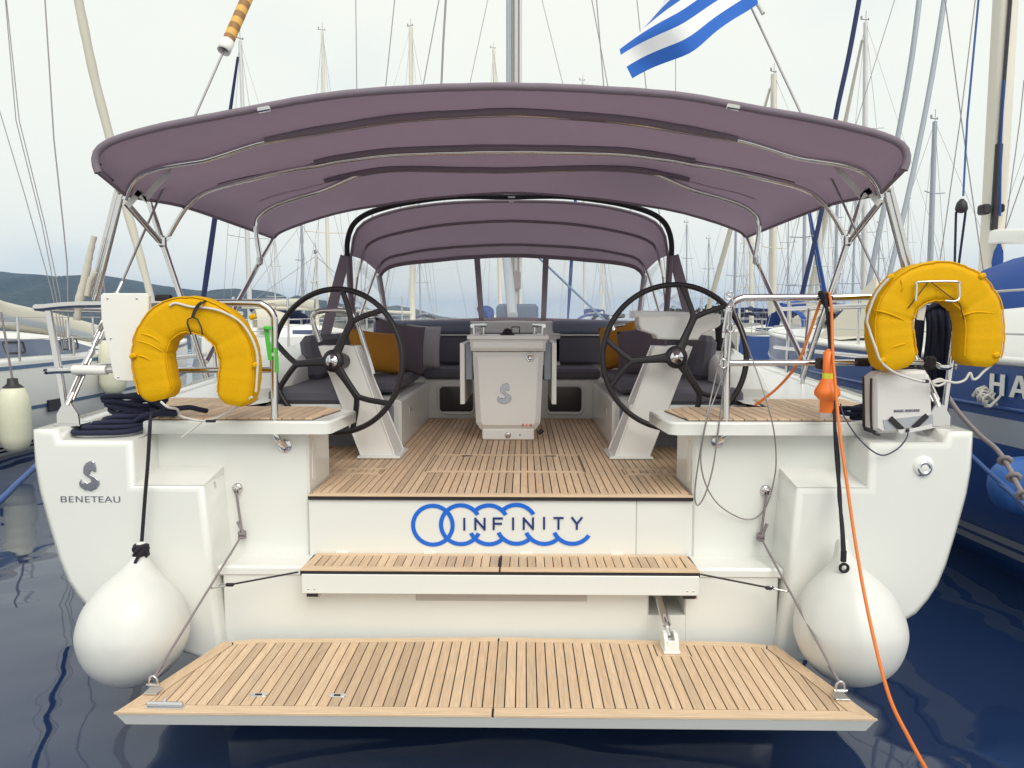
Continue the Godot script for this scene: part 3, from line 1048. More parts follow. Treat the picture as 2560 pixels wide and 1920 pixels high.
func wheel_at(c: Vector3, turn: float, mark: float) -> void:
	# a big wheel on its hub: rim, three arms that fork, boss
	var b := Basis(Vector3.UP, turn) * Basis(Vector3.RIGHT, -0.05)
	var r := 0.392
	var s := S()
	var ring := []
	for k in 72:
		var a := TAU * k / 72.0
		ring.append(c + b * Vector3(cos(a) * r, sin(a) * r, 0.0))
	tube(s, ring, 0.0155, 10, true)
	var w := part(yacht, "steering_wheel", s, M.wheel)
	for k in 3:
		var a := deg_to_rad(65.0 + 120.0 * k)
		s = S()
		var hub := b * Vector3(0, 0, 0.035)
		var fork := b * Vector3(cos(a) * 0.245, sin(a) * 0.245, 0.012)
		var pts := [c + hub + b * Vector3(cos(a) * 0.03, sin(a) * 0.03, 0), c + hub.lerp(fork, 0.3), c + hub.lerp(fork, 0.65), c + fork]
		sweep(s, curve(pts, 4), rrect(0.05, 0.026, 0.012, 3), b * Vector3.BACK, [Vector2(1.5, 1), Vector2(1.35, 1), Vector2(1.2, 1), Vector2(1.05, 1), Vector2(0.98, 1), Vector2(0.9, 1), Vector2(0.85, 1), Vector2(0.8, 1), Vector2(0.78, 1), Vector2(0.76, 1), Vector2(0.76, 1), Vector2(0.8, 1), Vector2(0.9, 1)])
		for f in [-1.0, 1.0]:
			var e: float = a + f * deg_to_rad(20.0)
			var tip := b * Vector3(cos(e) * r, sin(e) * r, 0)
			sweep(s, curve([c + fork.lerp(hub, 0.05), c + fork.lerp(tip, 0.35), c + tip], 4), rrect(0.030, 0.022, 0.009, 3), b * Vector3.BACK)
		part(w, "spoke", s, M.wheel)
	s = S()
	lathe(s, [Vector2(0, 0.058), Vector2(0.018, 0.058), Vector2(0.02, 0.052), Vector2(0.033, 0.052), Vector2(0.036, 0.047), Vector2(0.036, 0.03)], axis(c, b * Vector3.BACK), 24)
	part(w, "hub_cap", s, M.chrome)
	s = S()
	lathe(s, [Vector2(0.0, 0.046), Vector2(0.055, 0.046), Vector2(0.062, 0.036), Vector2(0.055, 0.0), Vector2(0.04, -0.09)], axis(c, b * Vector3.BACK), 24)
	part(w, "boss", s, M.wheel)

func make_helms() -> void:
	wheel_at(Vector3(-0.922, 1.527, -4.02), deg_to_rad(-14.0), 1.0)
	wheel_at(Vector3(0.927, 1.549, -4.02), deg_to_rad(2.0), -1.0)
	for sd in [-1.0, 1.0]:
		var s := S()
		# a blade that leans outboard; quads from foot to head
		var foot := [Vector3(0.622 * sd, 0.97, -4.13), Vector3(0.812 * sd, 0.97, -4.13), Vector3(0.83 * sd, 0.97, -4.36), Vector3(0.61 * sd, 0.97, -4.36)]
		var head := [Vector3(0.835 * sd, 1.605, -4.10), Vector3(1.035 * sd, 1.605, -4.10), Vector3(1.05 * sd, 1.605, -4.25), Vector3(0.84 * sd, 1.605, -4.25)]
		s.set_smooth_group(-1)
		for i in 4:
			var j := (i + 1) % 4
			var mid: Vector3 = (foot[i] + foot[j]) * 0.5 - (foot[0] + foot[2]) * 0.5
			quad(s, foot[i], foot[j], head[j], head[i], mid)
		quad(s, head[0], head[1], head[2], head[3], Vector3.UP)
		for i in 4:
			tube(s, [foot[i], head[i]], 0.006, 6)
		var ped := part(yacht, "helm_pedestal", s, M.gelcoat_shade_lift)
		s = S()
		prism(s, v2([0.59 * sd, -4.10, 0.835 * sd, -4.10, 0.86 * sd, -4.38, 0.585 * sd, -4.38]), Vector3(0, 0.985, 0), Vector3.RIGHT, Vector3.BACK, Vector3(0, -0.014, 0), 0.006)
		part(ped, "pedestal_foot", s, M.gelcoat)
		# stainless guard over the pedestal
		if sd < 0.0:
			s = S()
			tube(s, curve([Vector3(-1.057, 1.625, -4.2), Vector3(-1.092, 1.727, -4.2), Vector3(-1.093, 1.773, -4.2), Vector3(-1.065, 1.798, -4.2), Vector3(-1.007, 1.804, -4.2), Vector3(-0.898, 1.8, -4.2), Vector3(-0.849, 1.75, -4.2), Vector3(-0.801, 1.6, -4.2), Vector3(-0.755, 1.442, -4.2)], 5), 0.014, 10)
			part(ped, "guard_rail", s, M.steel)
			s = S()
			tube(s, curve([Vector3(-1.385, 1.818, -4.2), Vector3(-1.366, 1.836, -4.2), Vector3(-1.315, 1.841, -4.2), Vector3(-1.307, 1.823, -4.2), Vector3(-1.324, 1.795, -4.2)], 4), 0.003, 6)
			part(ped, "wire_loop", s, M.steel)
	# instrument pod on the right-hand helm
	var s2 := S()
	prism(s2, [Vector2(0.749, 1.772), Vector2(0.752, 1.723), Vector2(0.766, 1.692), Vector2(0.847, 1.665), Vector2(0.858, 1.643), Vector2(1.082, 1.638), Vector2(1.097, 1.665), Vector2(1.191, 1.71), Vector2(1.206, 1.723), Vector2(1.207, 1.781)], Vector3(0, 0, -4.15), Vector3.RIGHT, Vector3.UP, Vector3(0, 0, -0.16), 0.008)
	var pod := part(yacht, "instrument_pod", s2, M.gelcoat_shade_lift)
	s2 = S()
	prism(s2, [Vector2(0.735, 1.804), Vector2(0.731, 1.761), Vector2(1.205, 1.77), Vector2(1.202, 1.786), Vector2(0.986, 1.797)], Vector3(0, 0, -4.19), Vector3.RIGHT, Vector3.UP, Vector3(0, 0, -0.22), 0.006)
	part(pod, "pod_top", s2, M.grey_panel if false else M.gelcoat_cool)
	s2 = S()
	for k in 2:
		rod(s2, Vector3(0.69 + 0.0 * k, 1.775 - 0.05 * k, -4.34), Vector3(0.60, 1.765 - 0.05 * k, -4.22), 0.012, 8)
	rod(s2, Vector3(0.60, 1.765, -4.22), Vector3(0.62, 1.69, -4.20), 0.012, 8)
	part(pod, "grab_handle", s2, M.steel)

func make_console() -> void:
	var s := S()
	var z := -4.75
	# bevelled body
	var body := v2([-0.225, 1.545, 0.235, 1.545, 0.215, 1.08, 0.185, 1.035, -0.175, 1.035, -0.205, 1.08])
	prism(s, body, Vector3(0, 0, z), Vector3.RIGHT, Vector3.UP, Vector3(0, 0, -0.85), 0.035)
	var con := part(yacht, "cockpit_table", s, M.gelcoat_shade_lift)
	s = S()
	prism(s, v2([-0.242, 1.628, 0.252, 1.628, 0.245, 1.55, -0.235, 1.55]), Vector3(0, 0, z + 0.012), Vector3.RIGHT, Vector3.UP, Vector3(0, 0, -0.88), 0.02)
	part(con, "table_collar", s, M.gelcoat_shade_lift)
	s = S()
	span(s, Vector3(-0.258, 1.625, z - 0.90), Vector3(0.268, 1.652, z + 0.02), 0.005)
	part(con, "table_top", s, M.gelcoat_shade_lift)
	s = S()
	span(s, Vector3(-0.165, 0.968, z - 0.8), Vector3(0.175, 1.04, z - 0.02), 0.008)
	part(con, "plinth", s, M.gelcoat_shade_lift)
	for sd in [-1.0, 1.0]:
		s = S()
		var xx: float = 0.285 * sd + 0.005
		prism(s, v2([-0.02, 1.60, -0.80, 1.60, -0.80, 1.20, -0.02, 1.20]), Vector3(xx, 0, z - 0.04), Vector3.BACK, Vector3.UP, Vector3(0.03 * sd, 0, 0), 0.004)
		part(con, "folding_leaf", s, M.gelcoat_shade_lift)
		s = S()
		span(s, Vector3(0.235 * sd + 0.005, 1.36, z - 0.09), Vector3(0.28 * sd + 0.005, 1.60, z - 0.07), 0.004)
		part(con, "leaf_bracket", s, M.grey_panel)
		# grab bars on top
		s = S()
		var gx: float = 0.005 + 0.20 * sd
		rod(s, Vector3(gx + 0.03 * sd, 1.712, z + 0.0), Vector3(gx - 0.03 * sd, 1.712, z - 0.42), 0.014, 10)
		rod(s, Vector3(gx + 0.022 * sd, 1.65, z - 0.05), Vector3(gx + 0.022 * sd, 1.712, z - 0.05), 0.009, 8)
		rod(s, Vector3(gx - 0.024 * sd, 1.65, z - 0.36), Vector3(gx - 0.024 * sd, 1.712, z - 0.36), 0.009, 8)
		part(con, "grab_bar", s, M.steel)
	s = S()
	lathe(s, [Vector2(0, 0.045), Vector2(0.02, 0.04), Vector2(0.032, 0.02), Vector2(0.034, 0.012), Vector2(0.046, 0.012), Vector2(0.048, 0)], Transform3D(Basis(), Vector3(0.0, 1.652, z - 0.08)), 20)
	part(con, "compass", s, M.black)
	s = S()
	tube(s, [Vector3(0.02, 1.66, z - 0.6), Vector3(0.02, 1.70, z - 0.6), Vector3(0.075, 1.70, z - 0.6), Vector3(0.075, 1.66, z - 0.6)], 0.005, 6)
	span(s, Vector3(-0.2, 1.652, z - 0.8), Vector3(0.2, 1.658, z - 0.5), 0.001)
	part(con, "plotter_frame", s, M.black)
	s = S()
	lathe(s, [Vector2(0, 0.004), Vector2(0.017, 0.004), Vector2(0.019, 0.008), Vector2(0.027, 0.007), Vector2(0.029, 0)], axis(Vector3(0.147, 1.509, -4.75), Vector3.BACK), 20)
	part(con, "shower_fitting", s, M.chrome)
	s = S()
	lathe(s, [Vector2(0, 0.004), Vector2(0.012, 0.006), Vector2(0.02, 0.004), Vector2(0.021, 0)], axis(Vector3(0.004, 1, -4.77), Vector3.BACK), 18)
	lathe(s, [Vector2(0, 0.004), Vector2(0.006, 0.004), Vector2(0.007, 0)], axis(Vector3(0.083, 1.003, -4.77), Vector3.BACK), 12)
	part(con, "drain_fitting", s, M.steel)
	s = S()
	rod(s, Vector3(0.2, 1.017, -4.75), Vector3(0.233, 1.038, -4.75), 0.014, 8)
	part(con, "rubber_plug", s, M.black)

func make_rails() -> void:
	# stern rails
	var s := S()
	tube(s, curve([Vector3(-2.04, 1.80, -5.6), Vector3(-2.08, 1.80, -3.6), Vector3(-2.07, 1.805, -3.30), Vector3(-2.02, 1.805, -3.25)] + [Vector3(-1.856, 1.817, -3.25), Vector3(-1.5, 1.82, -3.25), Vector3(-1.109, 1.824, -3.25), Vector3(-1.038, 1.813, -3.25), Vector3(-1, 1.775, -3.25), Vector3(-0.994, 1.724, -3.25), Vector3(-1, 1.52, -3.25), Vector3(-1.003, 1.287, -3.25), Vector3(-0.994, 1.219, -3.25)] + [Vector3(-0.976, 1.181, -3.29)], 6), 0.0155, 10)
	var rail := part(yacht, "stern_rail", s, M.steel)
	s = S()
	tube(s, curve([Vector3(-2.0, 1.52, -5.6), Vector3(-2.04, 1.52, -3.5), Vector3(-2.025, 1.52, -3.29), Vector3(-1.97, 1.525, -3.25)] + [Vector3(-1.781, 1.528, -3.25), Vector3(-1.368, 1.528, -3.25), Vector3(-1, 1.529, -3.25)], 5), 0.0135, 8)
	rod(s, Vector3(-2.013, 1.803, -3.27), Vector3(-1.947, 1.278, -3.27), 0.016, 10)
	part(rail, "rail_post", s, M.steel)
	s = S()
	rod(s, Vector3(-1.95, 1.29, -4.9), Vector3(-2.02, 1.80, -5.0), 0.014, 8)
	part(rail, "rail_post", s, M.steel)
	s = S()
	lathe(s, [Vector2(0, 0.006), Vector2(0.018, 0.006), Vector2(0.03, 0.0)], axis(Vector3(-0.977, 1.18, -3.295), Vector3.BACK), 16)
	part(rail, "flange", s, M.steel)
	s = S()
	rod(s, Vector3(-1.9, 1.528, -3.25), Vector3(-1.749, 1.528, -3.25), 0.022, 10)
	rod(s, Vector3(-0.989, 1.605, -3.245), Vector3(-0.989, 1.591, -3.245), 0.022, 10)
	part(rail, "white_sleeve", s, M.plastic_white)
	# right
	s = S()
	tube(s, curve([Vector3(2.02, 1.83, -5.6), Vector3(2.03, 1.83, -3.6), Vector3(2.02, 1.83, -3.30), Vector3(1.96, 1.83, -3.25)] + [Vector3(1.826, 1.85, -3.25), Vector3(1.481, 1.849, -3.25), Vector3(1.118, 1.847, -3.25), Vector3(1.049, 1.842, -3.25), Vector3(1.011, 1.816, -3.25), Vector3(0.999, 1.767, -3.25), Vector3(0.998, 1.575, -3.25), Vector3(1.001, 1.327, -3.25), Vector3(0.999, 1.265, -3.25), Vector3(0.991, 1.231, -3.25)] + [Vector3(0.979, 1.206, -3.29)], 6), 0.0155, 10)
	var rail2 := part(yacht, "stern_rail", s, M.steel)
	s = S()
	tube(s, curve([Vector3(2.0, 1.545, -5.6), Vector3(2.01, 1.545, -3.5), Vector3(1.99, 1.545, -3.29), Vector3(1.93, 1.545, -3.25)] + [Vector3(1.84, 1.564, -3.25), Vector3(1.318, 1.563, -3.25), Vector3(1.002, 1.561, -3.25)], 5), 0.0135, 8)
	rod(s, Vector3(2.004, 1.82, -3.27), Vector3(1.964, 1.316, -3.27), 0.016, 10)
	part(rail2, "rail_post", s, M.steel)
	s = S()
	rod(s, Vector3(1.95, 1.29, -4.9), Vector3(2.02, 1.83, -5.0), 0.014, 8)
	part(rail2, "rail_post", s, M.steel)
	s = S()
	lathe(s, [Vector2(0, 0.006), Vector2(0.018, 0.006), Vector2(0.03, 0.0)], axis(Vector3(0.98, 1.206, -3.295), Vector3.BACK), 16)
	part(rail2, "flange", s, M.steel)
	# white bracket board on the left rail
	s = S()
	prism(s, [Vector2(-1.719, 1.853), Vector2(-1.708, 1.865), Vector2(-1.521, 1.865), Vector2(-1.509, 1.853), Vector2(-1.513, 1.75), Vector2(-1.566, 1.494), Vector2(-1.577, 1.483), Vector2(-1.663, 1.485), Vector2(-1.677, 1.497), Vector2(-1.719, 1.75)], Vector3(0, 0, -3.17), Vector3.RIGHT, Vector3.UP, Vector3(0, 0, -0.025), 0.004)
	var bd := part(rail, "bracket_board", s, M.plastic_white)
	s = S()
	for p in [Vector3(-1.687, 1.843, -3.17), Vector3(-1.56, 1.843, -3.17), Vector3(-1.681, 1.671, -3.17), Vector3(-1.656, 1.502, -3.17), Vector3(-1.587, 1.502, -3.17)]:
		lathe(s, [Vector2(0, 0.003), Vector2(0.004, 0.003), Vector2(0.006, 0)], axis(p, Vector3.BACK), 10)
	part(bd, "screw", s, M.steel)
	# chainplates at the corners
	for sd in [-1.0, 1.0]:
		s = S()
		var c := Vector3(1.90 * sd, 1.285, -3.19)
		prism(s, v2([-0.05, 0, 0.05, 0, 0.045, 0.05, 0.015, 0.10, -0.02, 0.10, -0.05, 0.05]), c, Vector3(-sd, 0, 0), Vector3.UP, Vector3(0, 0, -0.01), 0.001)
		box(s, c + Vector3(0, 0.004, -0.03), Vector3(0.12, 0.008, 0.09), 0.002)
		part(yacht, "chainplate", s, M.steel)
	# cleats
	for sd in [-1.0, 1.0]:
		s = S()
		var c2 := Vector3(1.72 * sd, 1.26, -3.42)
		rod(s, c2 + Vector3(0, 0, 0.0), c2 + Vector3(0, 0.05, 0), 0.014, 8)
		rod(s, c2 + Vector3(-0.10, 0.055, 0), c2 + Vector3(0.10, 0.055, 0), 0.012, 8)
		part(yacht, "cleat", s, M.steel)
	# lifelines forward
	for sd in [-1.0, 1.0]:
		s = S()
		for hgt in [0.28, 0.54]:
			var line := []
			for k in 6:
				var t := 0.18 + k * 0.12
				var sec := half_section(t)
				line.append(Vector3((sec[0].x - 0.05) * sd, sec[0].y + hgt, -3.085 - 11.0 * t))
			tube(s, line, 0.004, 5)
		part(yacht, "lifeline", s, M.wire_pale)
		for k in 5:
			s = S()
			var t := 0.22 + k * 0.13
			var sec := half_section(t)
			rod(s, Vector3((sec[0].x - 0.05) * sd, sec[0].y, -3.085 - 11.0 * t), Vector3((sec[0].x - 0.05) * sd, sec[0].y + 0.56, -3.085 - 11.0 * t), 0.012, 6)
			part(yacht, "stanchion", s, M.steel)

func loft(left_rows: Array, n: int, between: int) -> Array:
	var rows := []
	for r in left_rows:
		rows.append(resample(curve(arch(r), 6), n))
	var out := []
	for i in rows.size() - 1:
		for k in between:
			var t := float(k) / between
			var row := []
			for j in n:
				var p0: Vector3 = rows[max(i - 1, 0)][j]
				var p3: Vector3 = rows[min(i + 2, rows.size() - 1)][j]
				row.append(rows[i][j].cubic_interpolate(rows[i + 1][j], p0, p3, t) if i > 0 and i < rows.size() - 2 else rows[i][j].lerp(rows[i + 1][j], t))
			out.append(row)
	out.append(rows[-1])
	return out

func slacken(rows: Array, per: int, amount: float, seed_no: int) -> void:
	# cloth between two bows sags a little and puckers; on the bows it lies taut
	var n := FastNoiseLite.new()
	n.seed = seed_no
	n.frequency = 1.6
	n.fractal_octaves = 3
	for i in rows.size():
		var free: float = sin(PI * float(i % per) / per)
		for j in rows[i].size():
			var p: Vector3 = rows[i][j]
			var w := n.get_noise_2d(p.x * 1.0, p.z * 3.0) * 1.2 + n.get_noise_2d(p.x * 6.0, p.z * 0.8 + 7.0) * 0.5
			var inner: float = clampf(minf(j, rows[i].size() - 1 - j) / 10.0, 0.0, 1.0)
			rows[i][j] = p + Vector3(0, inner * amount * (w * (0.25 + free) - 0.9 * free), 0)

func make_canopies() -> void:
	# ---- bimini over the helms: half outlines from the hem up to the middle, aft to forward
	var aft := [Vector3(-1.632, 2.349, -3.05), Vector3(-1.643, 2.393, -3.05), Vector3(-1.63, 2.436, -3.05), Vector3(-1.587, 2.467, -3.05), Vector3(-1.504, 2.496, -3.05), Vector3(-1.338, 2.536, -3.05), Vector3(-1.059, 2.588, -3.05), Vector3(-0.716, 2.645, -3.05), Vector3(-0.392, 2.672, -3.05)] + [Vector3(0, 2.683, -3.05)]
	var r1 := [Vector3(-1.688, 2.311, -3.35), Vector3(-1.675, 2.355, -3.35), Vector3(-1.643, 2.397, -3.35), Vector3(-1.574, 2.436, -3.35), Vector3(-1.45, 2.463, -3.35), Vector3(-1.287, 2.498, -3.35), Vector3(-1.088, 2.549, -3.35), Vector3(-0.8, 2.605, -3.35), Vector3(-0.443, 2.654, -3.35)] + [Vector3(0, 2.678, -3.35)]
	var r2 := [Vector3(-1.73, 2.358, -4), Vector3(-1.695, 2.417, -4), Vector3(-1.629, 2.463, -4), Vector3(-1.519, 2.5, -4), Vector3(-1.324, 2.542, -4), Vector3(-1.152, 2.575, -4), Vector3(-0.851, 2.628, -4), Vector3(-0.552, 2.66, -4)] + [Vector3(0, 2.672, -4.0)]
	var r3 := [Vector3(-1.659, 2.333, -4.5), Vector3(-1.632, 2.4, -4.5), Vector3(-1.558, 2.459, -4.5), Vector3(-1.41, 2.518, -4.5), Vector3(-1.216, 2.564, -4.5), Vector3(-0.973, 2.623, -4.5), Vector3(-0.636, 2.666, -4.5)] + [Vector3(0, 2.655, -4.5)]
	var front := [Vector3(-1.644, 2.319, -5.2), Vector3(-1.598, 2.363, -5.2), Vector3(-1.428, 2.428, -5.2), Vector3(-1.174, 2.499, -5.2), Vector3(-0.866, 2.553, -5.2), Vector3(-0.476, 2.601, -5.2)] + [Vector3(0, 2.632, -5.2)]
	var rows := loft([aft, r1, r2, r3, front], 129, 5)
	slacken(rows, 5, 0.010, 17)
	var s := S()
	sheet(s, rows, Vector3.UP)
	var bim := part(yacht, "bimini", s, M.canvas)
	# the rolled aft hem and the side hems
	s = S()
	tube(s, rows[0], 0.016, 8)
	part(bim, "hem", s, M.canvas)
	for e in [0, -1]:
		s = S()
		var hem := []
		for r in rows:
			hem.append(r[e])
		tube(s, hem, 0.008, 6)
		part(bim, "hem", s, M.canvas)
	s = S()
	tube(s, rows[-1], 0.013, 8)
	part(bim, "hem", s, M.canvas_dark)
	# sleeves of darker cloth that hold the bows
	for i in [5, 10, 15]:
		s = S()
		var mid := []
		var j0: int = {5: 26, 10: 28, 15: 24}[i]
		for j in range(j0, 129 - j0, 2):
			mid.append(rows[i][j] + Vector3(0, -0.016, 0))
		var sc := []
		for j in mid.size():
			var e := minf(j, mid.size() - 1 - j)
			sc.append(Vector2.ONE * clampf(0.72 + e * 0.07, 0.0, 1.0))
		sweep(s, mid, rrect(0.062, 0.030, 0.012, 3), Vector3.UP, sc)
		part(bim, "sleeve", s, M.canvas_dark if i != 10 else M.canvas)
		s = S()
		var seam := []
		for j in range(8, 121, 2):
			seam.append(rows[i][j] + Vector3(0, -0.004, -0.06))
		tube(s, seam, 0.005, 6)
		part(bim, "seam", s, M.canvas_dark)
	# stainless bows
	var b1 := [Vector3(-1.695, 2.29, -3.36), Vector3(-1.674, 2.336, -3.36), Vector3(-1.643, 2.378, -3.36), Vector3(-1.602, 2.408, -3.36), Vector3(-1.521, 2.434, -3.36), Vector3(-1.401, 2.453, -3.36), Vector3(-1.303, 2.47, -3.36)]
	var b2 := [Vector3(-1.81, 2.197, -4), Vector3(-1.75, 2.294, -4), Vector3(-1.697, 2.362, -4), Vector3(-1.626, 2.419, -4), Vector3(-1.527, 2.458, -4), Vector3(-1.412, 2.485, -4), Vector3(-1.157, 2.545, -4)]
	var b3 := [Vector3(-1.479, 2.121, -4.45), Vector3(-1.495, 2.251, -4.45), Vector3(-1.495, 2.326, -4.45), Vector3(-1.469, 2.373, -4.45), Vector3(-1.391, 2.425, -4.45), Vector3(-1.251, 2.474, -4.45), Vector3(-1.094, 2.518, -4.45)]
	var top_rows := rows
	for q in [[b1, 5, 0.020], [b2, 10, 0.034], [b3, 15, 0.020]]:
		var last: Vector3 = q[0][-1]
		for j in range(20, 65, 4):
			var p: Vector3 = top_rows[q[1]][j] + Vector3(0, -q[2], 0)
			if p.x > last.x + 0.12:
				q[0].append(p)
	for b in [b1, b2, b3]:
		s = S()
		tube(s, curve(arch(b), 5), 0.0125, 10)
		part(bim, "bow", s, M.steel)
	for sd in [-1.0, 1.0]:
		var legs := [[Vector3(-1.732, 2.318, -3.4), Vector3(-1.875, 1.838, -3.4)], [Vector3(-1.765, 2.357, -3.44), Vector3(-1.917, 1.858, -3.44)], [Vector3(-1.717, 2.281, -3.42), Vector3(-1.723, 2.146, -3.72)], [Vector3(-1.784, 2.354, -3.75), Vector3(-1.722, 2.145, -3.75), Vector3(-1.637, 1.86, -3.75), Vector3(-1.518, 1.453, -3.75)], [Vector3(-1.644, 2.319, -5.2), Vector3(-1.534, 2.109, -4.6), Vector3(-1.535, 1.534, -3.78)], [Vector3(-1.81, 2.197, -4), Vector3(-1.731, 2.146, -3.76)]]
		for l in legs:
			s = S()
			tube(s, l if sd < 0.0 else mirrored(l), 0.0145 if l.size() > 1 else 0.01, 10)
			part(bim, "leg", s, M.steel)
		for p in [Vector3(-1.719, 2.145, -3.745), Vector3(-1.515, 2.112, -4.55), Vector3(-1.714, 2.35, -3.36)]:
			s = S()
			var q: Vector3 = Vector3(p.x * -sd, p.y, p.z)
			box(s, q, Vector3(0.034, 0.06, 0.04), 0.01)
			part(bim, "joint", s, M.plastic_white if p.x < -1.6 and p.z > -3.5 else M.steel)
		# webbing tape and its patch
		s = S()
		var tp := [Vector3(-1.669, 2.319, -3.5), Vector3(-1.629, 2.367, -3.5), Vector3(-1.56, 2.44, -3.5), Vector3(-1.488, 2.47, -3.4)]
		strap(s, curve(tp if sd < 0.0 else mirrored(tp), 4), 0.03, 0.002, Vector3.BACK)
		part(bim, "webbing", s, M.bag_white)
		s = S()
		var wx := [Vector3(-1.706, 2.269, -3.4), Vector3(-1.644, 2.335, -3.4), Vector3(-1.617, 2.296, -3.4), Vector3(-1.663, 2.332, -3.4)]
		strap(s, wx if sd < 0.0 else mirrored(wx), 0.03, 0.002, Vector3.BACK)
		part(bim, "webbing", s, M.bag_white)
		# handles let into the aft hem
		s = S()
		var hp := Vector3(-0.939, 2.598, -3.04)
		var bas := Basis(Vector3.BACK, 0.17 * -sd)
		box(s, Vector3(hp.x * -sd, hp.y - 0.005, hp.z + 0.008), Vector3(0.055, 0.02, 0.02), 0.005, bas)
		part(bim, "hem_window", s, M.steel)
	# ---- sprayhood
	var d0 := [Vector3(-1.125, 2.205, -5.3), Vector3(-1.112, 2.284, -5.3), Vector3(-1.094, 2.362, -5.3), Vector3(-1.047, 2.424, -5.3), Vector3(-0.972, 2.468, -5.3), Vector3(-0.843, 2.51, -5.3), Vector3(-0.658, 2.549, -5.3), Vector3(-0.374, 2.578, -5.3)] + [Vector3(0, 2.586, -5.3)]
	var d1 := [Vector3(-1.146, 2.219, -5.75), Vector3(-1.126, 2.304, -5.75), Vector3(-1.082, 2.353, -5.75), Vector3(-0.988, 2.396, -5.75), Vector3(-0.849, 2.432, -5.75), Vector3(-0.663, 2.468, -5.75), Vector3(-0.385, 2.501, -5.75)] + [Vector3(0, 2.518, -5.75)]
	var d2 := [Vector3(-1.116, 2.149, -6.2), Vector3(-1.088, 2.229, -6.2), Vector3(-1.01, 2.281, -6.2), Vector3(-0.859, 2.314, -6.2), Vector3(-0.692, 2.344, -6.2), Vector3(-0.392, 2.369, -6.2)] + [Vector3(0, 2.384, -6.2)]
	var d3 := [Vector3(-1.126, 2.123, -6.32), Vector3(-1.091, 2.177, -6.32), Vector3(-1.016, 2.218, -6.32), Vector3(-0.879, 2.244, -6.32), Vector3(-0.674, 2.264, -6.32), Vector3(-0.402, 2.288, -6.32)] + [Vector3(0, 2.306, -6.32)]
	rows = loft([d0, d1, d2, d3], 41, 4)
	slacken(rows, 4, 0.006, 23)
	s = S()
	sheet(s, rows, Vector3.UP)
	var dod := part(yacht, "sprayhood", s, M.canvas)
	for i in [0, 4, 8]:
		s = S()
		var arc: Array = rows[i].duplicate()
		for j in arc.size():
			arc[j] += Vector3(0, -0.012 if i > 0 else 0.0, 0)
		tube(s, arc, 0.011, 8)
		part(dod, "bow", s, M.canvas_dark if i > 0 else M.canvas)
	# the padded grab rail round its aft end
	s = S()
	var gr := [Vector3(-1.139, 2.2, -5.24), Vector3(-1.138, 2.283, -5.24), Vector3(-1.119, 2.366, -5.24), Vector3(-1.079, 2.433, -5.24), Vector3(-1.001, 2.488, -5.24), Vector3(-0.874, 2.532, -5.24), Vector3(-0.677, 2.573, -5.24), Vector3(-0.369, 2.608, -5.24)] + [Vector3(0, 2.605, -5.24)]
	tube(s, curve(arch(gr), 5), 0.019, 8)
	part(dod, "padded_rail", s, M.strap_black)
	s = S()
	box(s, Vector3(0.02, 2.60, -5.215), Vector3(0.05, 0.012, 0.01), 0.002)
	box(s, Vector3(0.02, 2.568, -5.215), Vector3(0.035, 0.01, 0.01), 0.002)
	part(dod, "rail_clip", s, M.bag_white)
	for sd in [-1.0, 1.0]:
		for l in [[Vector3(-1.142, 2.2, -5.25), Vector3(-1.134, 2.032, -5.25), Vector3(-1.108, 1.579, -5.25)], [Vector3(-1.126, 2.203, -5.28), Vector3(-1.12, 1.921, -5.28), Vector3(-1.092, 1.578, -5.28)], [Vector3(-1.126, 2.298, -5.75), Vector3(-1.152, 2.081, -5.6), Vector3(-1.137, 1.866, -5.4)], [Vector3(-1.095, 2.216, -6.2), Vector3(-1.126, 2.11, -6.1), Vector3(-1.146, 1.75, -5.6), Vector3(-1.117, 1.549, -5.3)]]:
			s = S()
			var l2: Array = l if sd < 0.0 else mirrored(l)
			tube(s, l2, 0.013, 8)
			part(dod, "hood_leg", s, M.canvas_dark if l[0].z > -5.5 else M.steel)
		# cloth edge of the side curtain
		s = S()
		var ed := [Vector3(-1.16, 2.203, -5.28), Vector3(-1.203, 2.062, -5.28), Vector3(-1.265, 1.835, -5.28), Vector3(-1.322, 1.621, -5.28)]
		strap(s, ed if sd < 0.0 else mirrored(ed), 0.075, 0.004, Vector3(0, 0, 1))
		part(dod, "curtain_edge", s, M.canvas)
		s = S()
		var sw := [Vector3(-1.125, 2.205, -5.3), Vector3(-1.116, 2.143, -6.2), Vector3(-1.157, 1.705, -6.9), Vector3(-1.256, 1.582, -6.2), Vector3(-1.322, 1.621, -5.28)]
		if sd > 0.0:
			sw = mirrored(sw)
		s.set_smooth_group(0)
		for k in [1, 2, 3]:
			tri(s, sw[0], sw[k], sw[k + 1], Vector3(sd, 0, 0))
		part(dod, "side_window", s, M.clear_vinyl)
	# front windows and the cloth strips between them
	var top := rows[-1] as Array
	var bot := []
	for j in top.size():
		var x: float = lerpf(-1.16, 1.16, float(j) / (top.size() - 1))
		bot.append(Vector3(x, 1.762 - 0.03 * absf(x), -6.95 + 0.10 * x * x))
	var cuts := [0, 15, 25, 40]
	for k in 3:
		s = S()
		sheet(s, [top.slice(cuts[k], cuts[k + 1] + 1), bot.slice(cuts[k], cuts[k + 1] + 1)], Vector3.BACK)
		part(dod, "front_window", s, M.clear_vinyl)
	for j in [0, 15, 25, 40]:
		s = S()
		strap(s, [top[j] + Vector3(0, 0, 0.006), bot[j] + Vector3(0, 0, 0.006)], 0.05, 0.004, Vector3.BACK)
		part(dod, "window_strip", s, M.canvas)
	s = S()
	var sill := []
	for p in bot:
		sill.append(p + Vector3(0, -0.02, 0.01))
	strap(s, sill, 0.07, 0.005, Vector3.BACK)
	part(dod, "sill_cloth", s, M.canvas)
	s = S()
	var brow := []
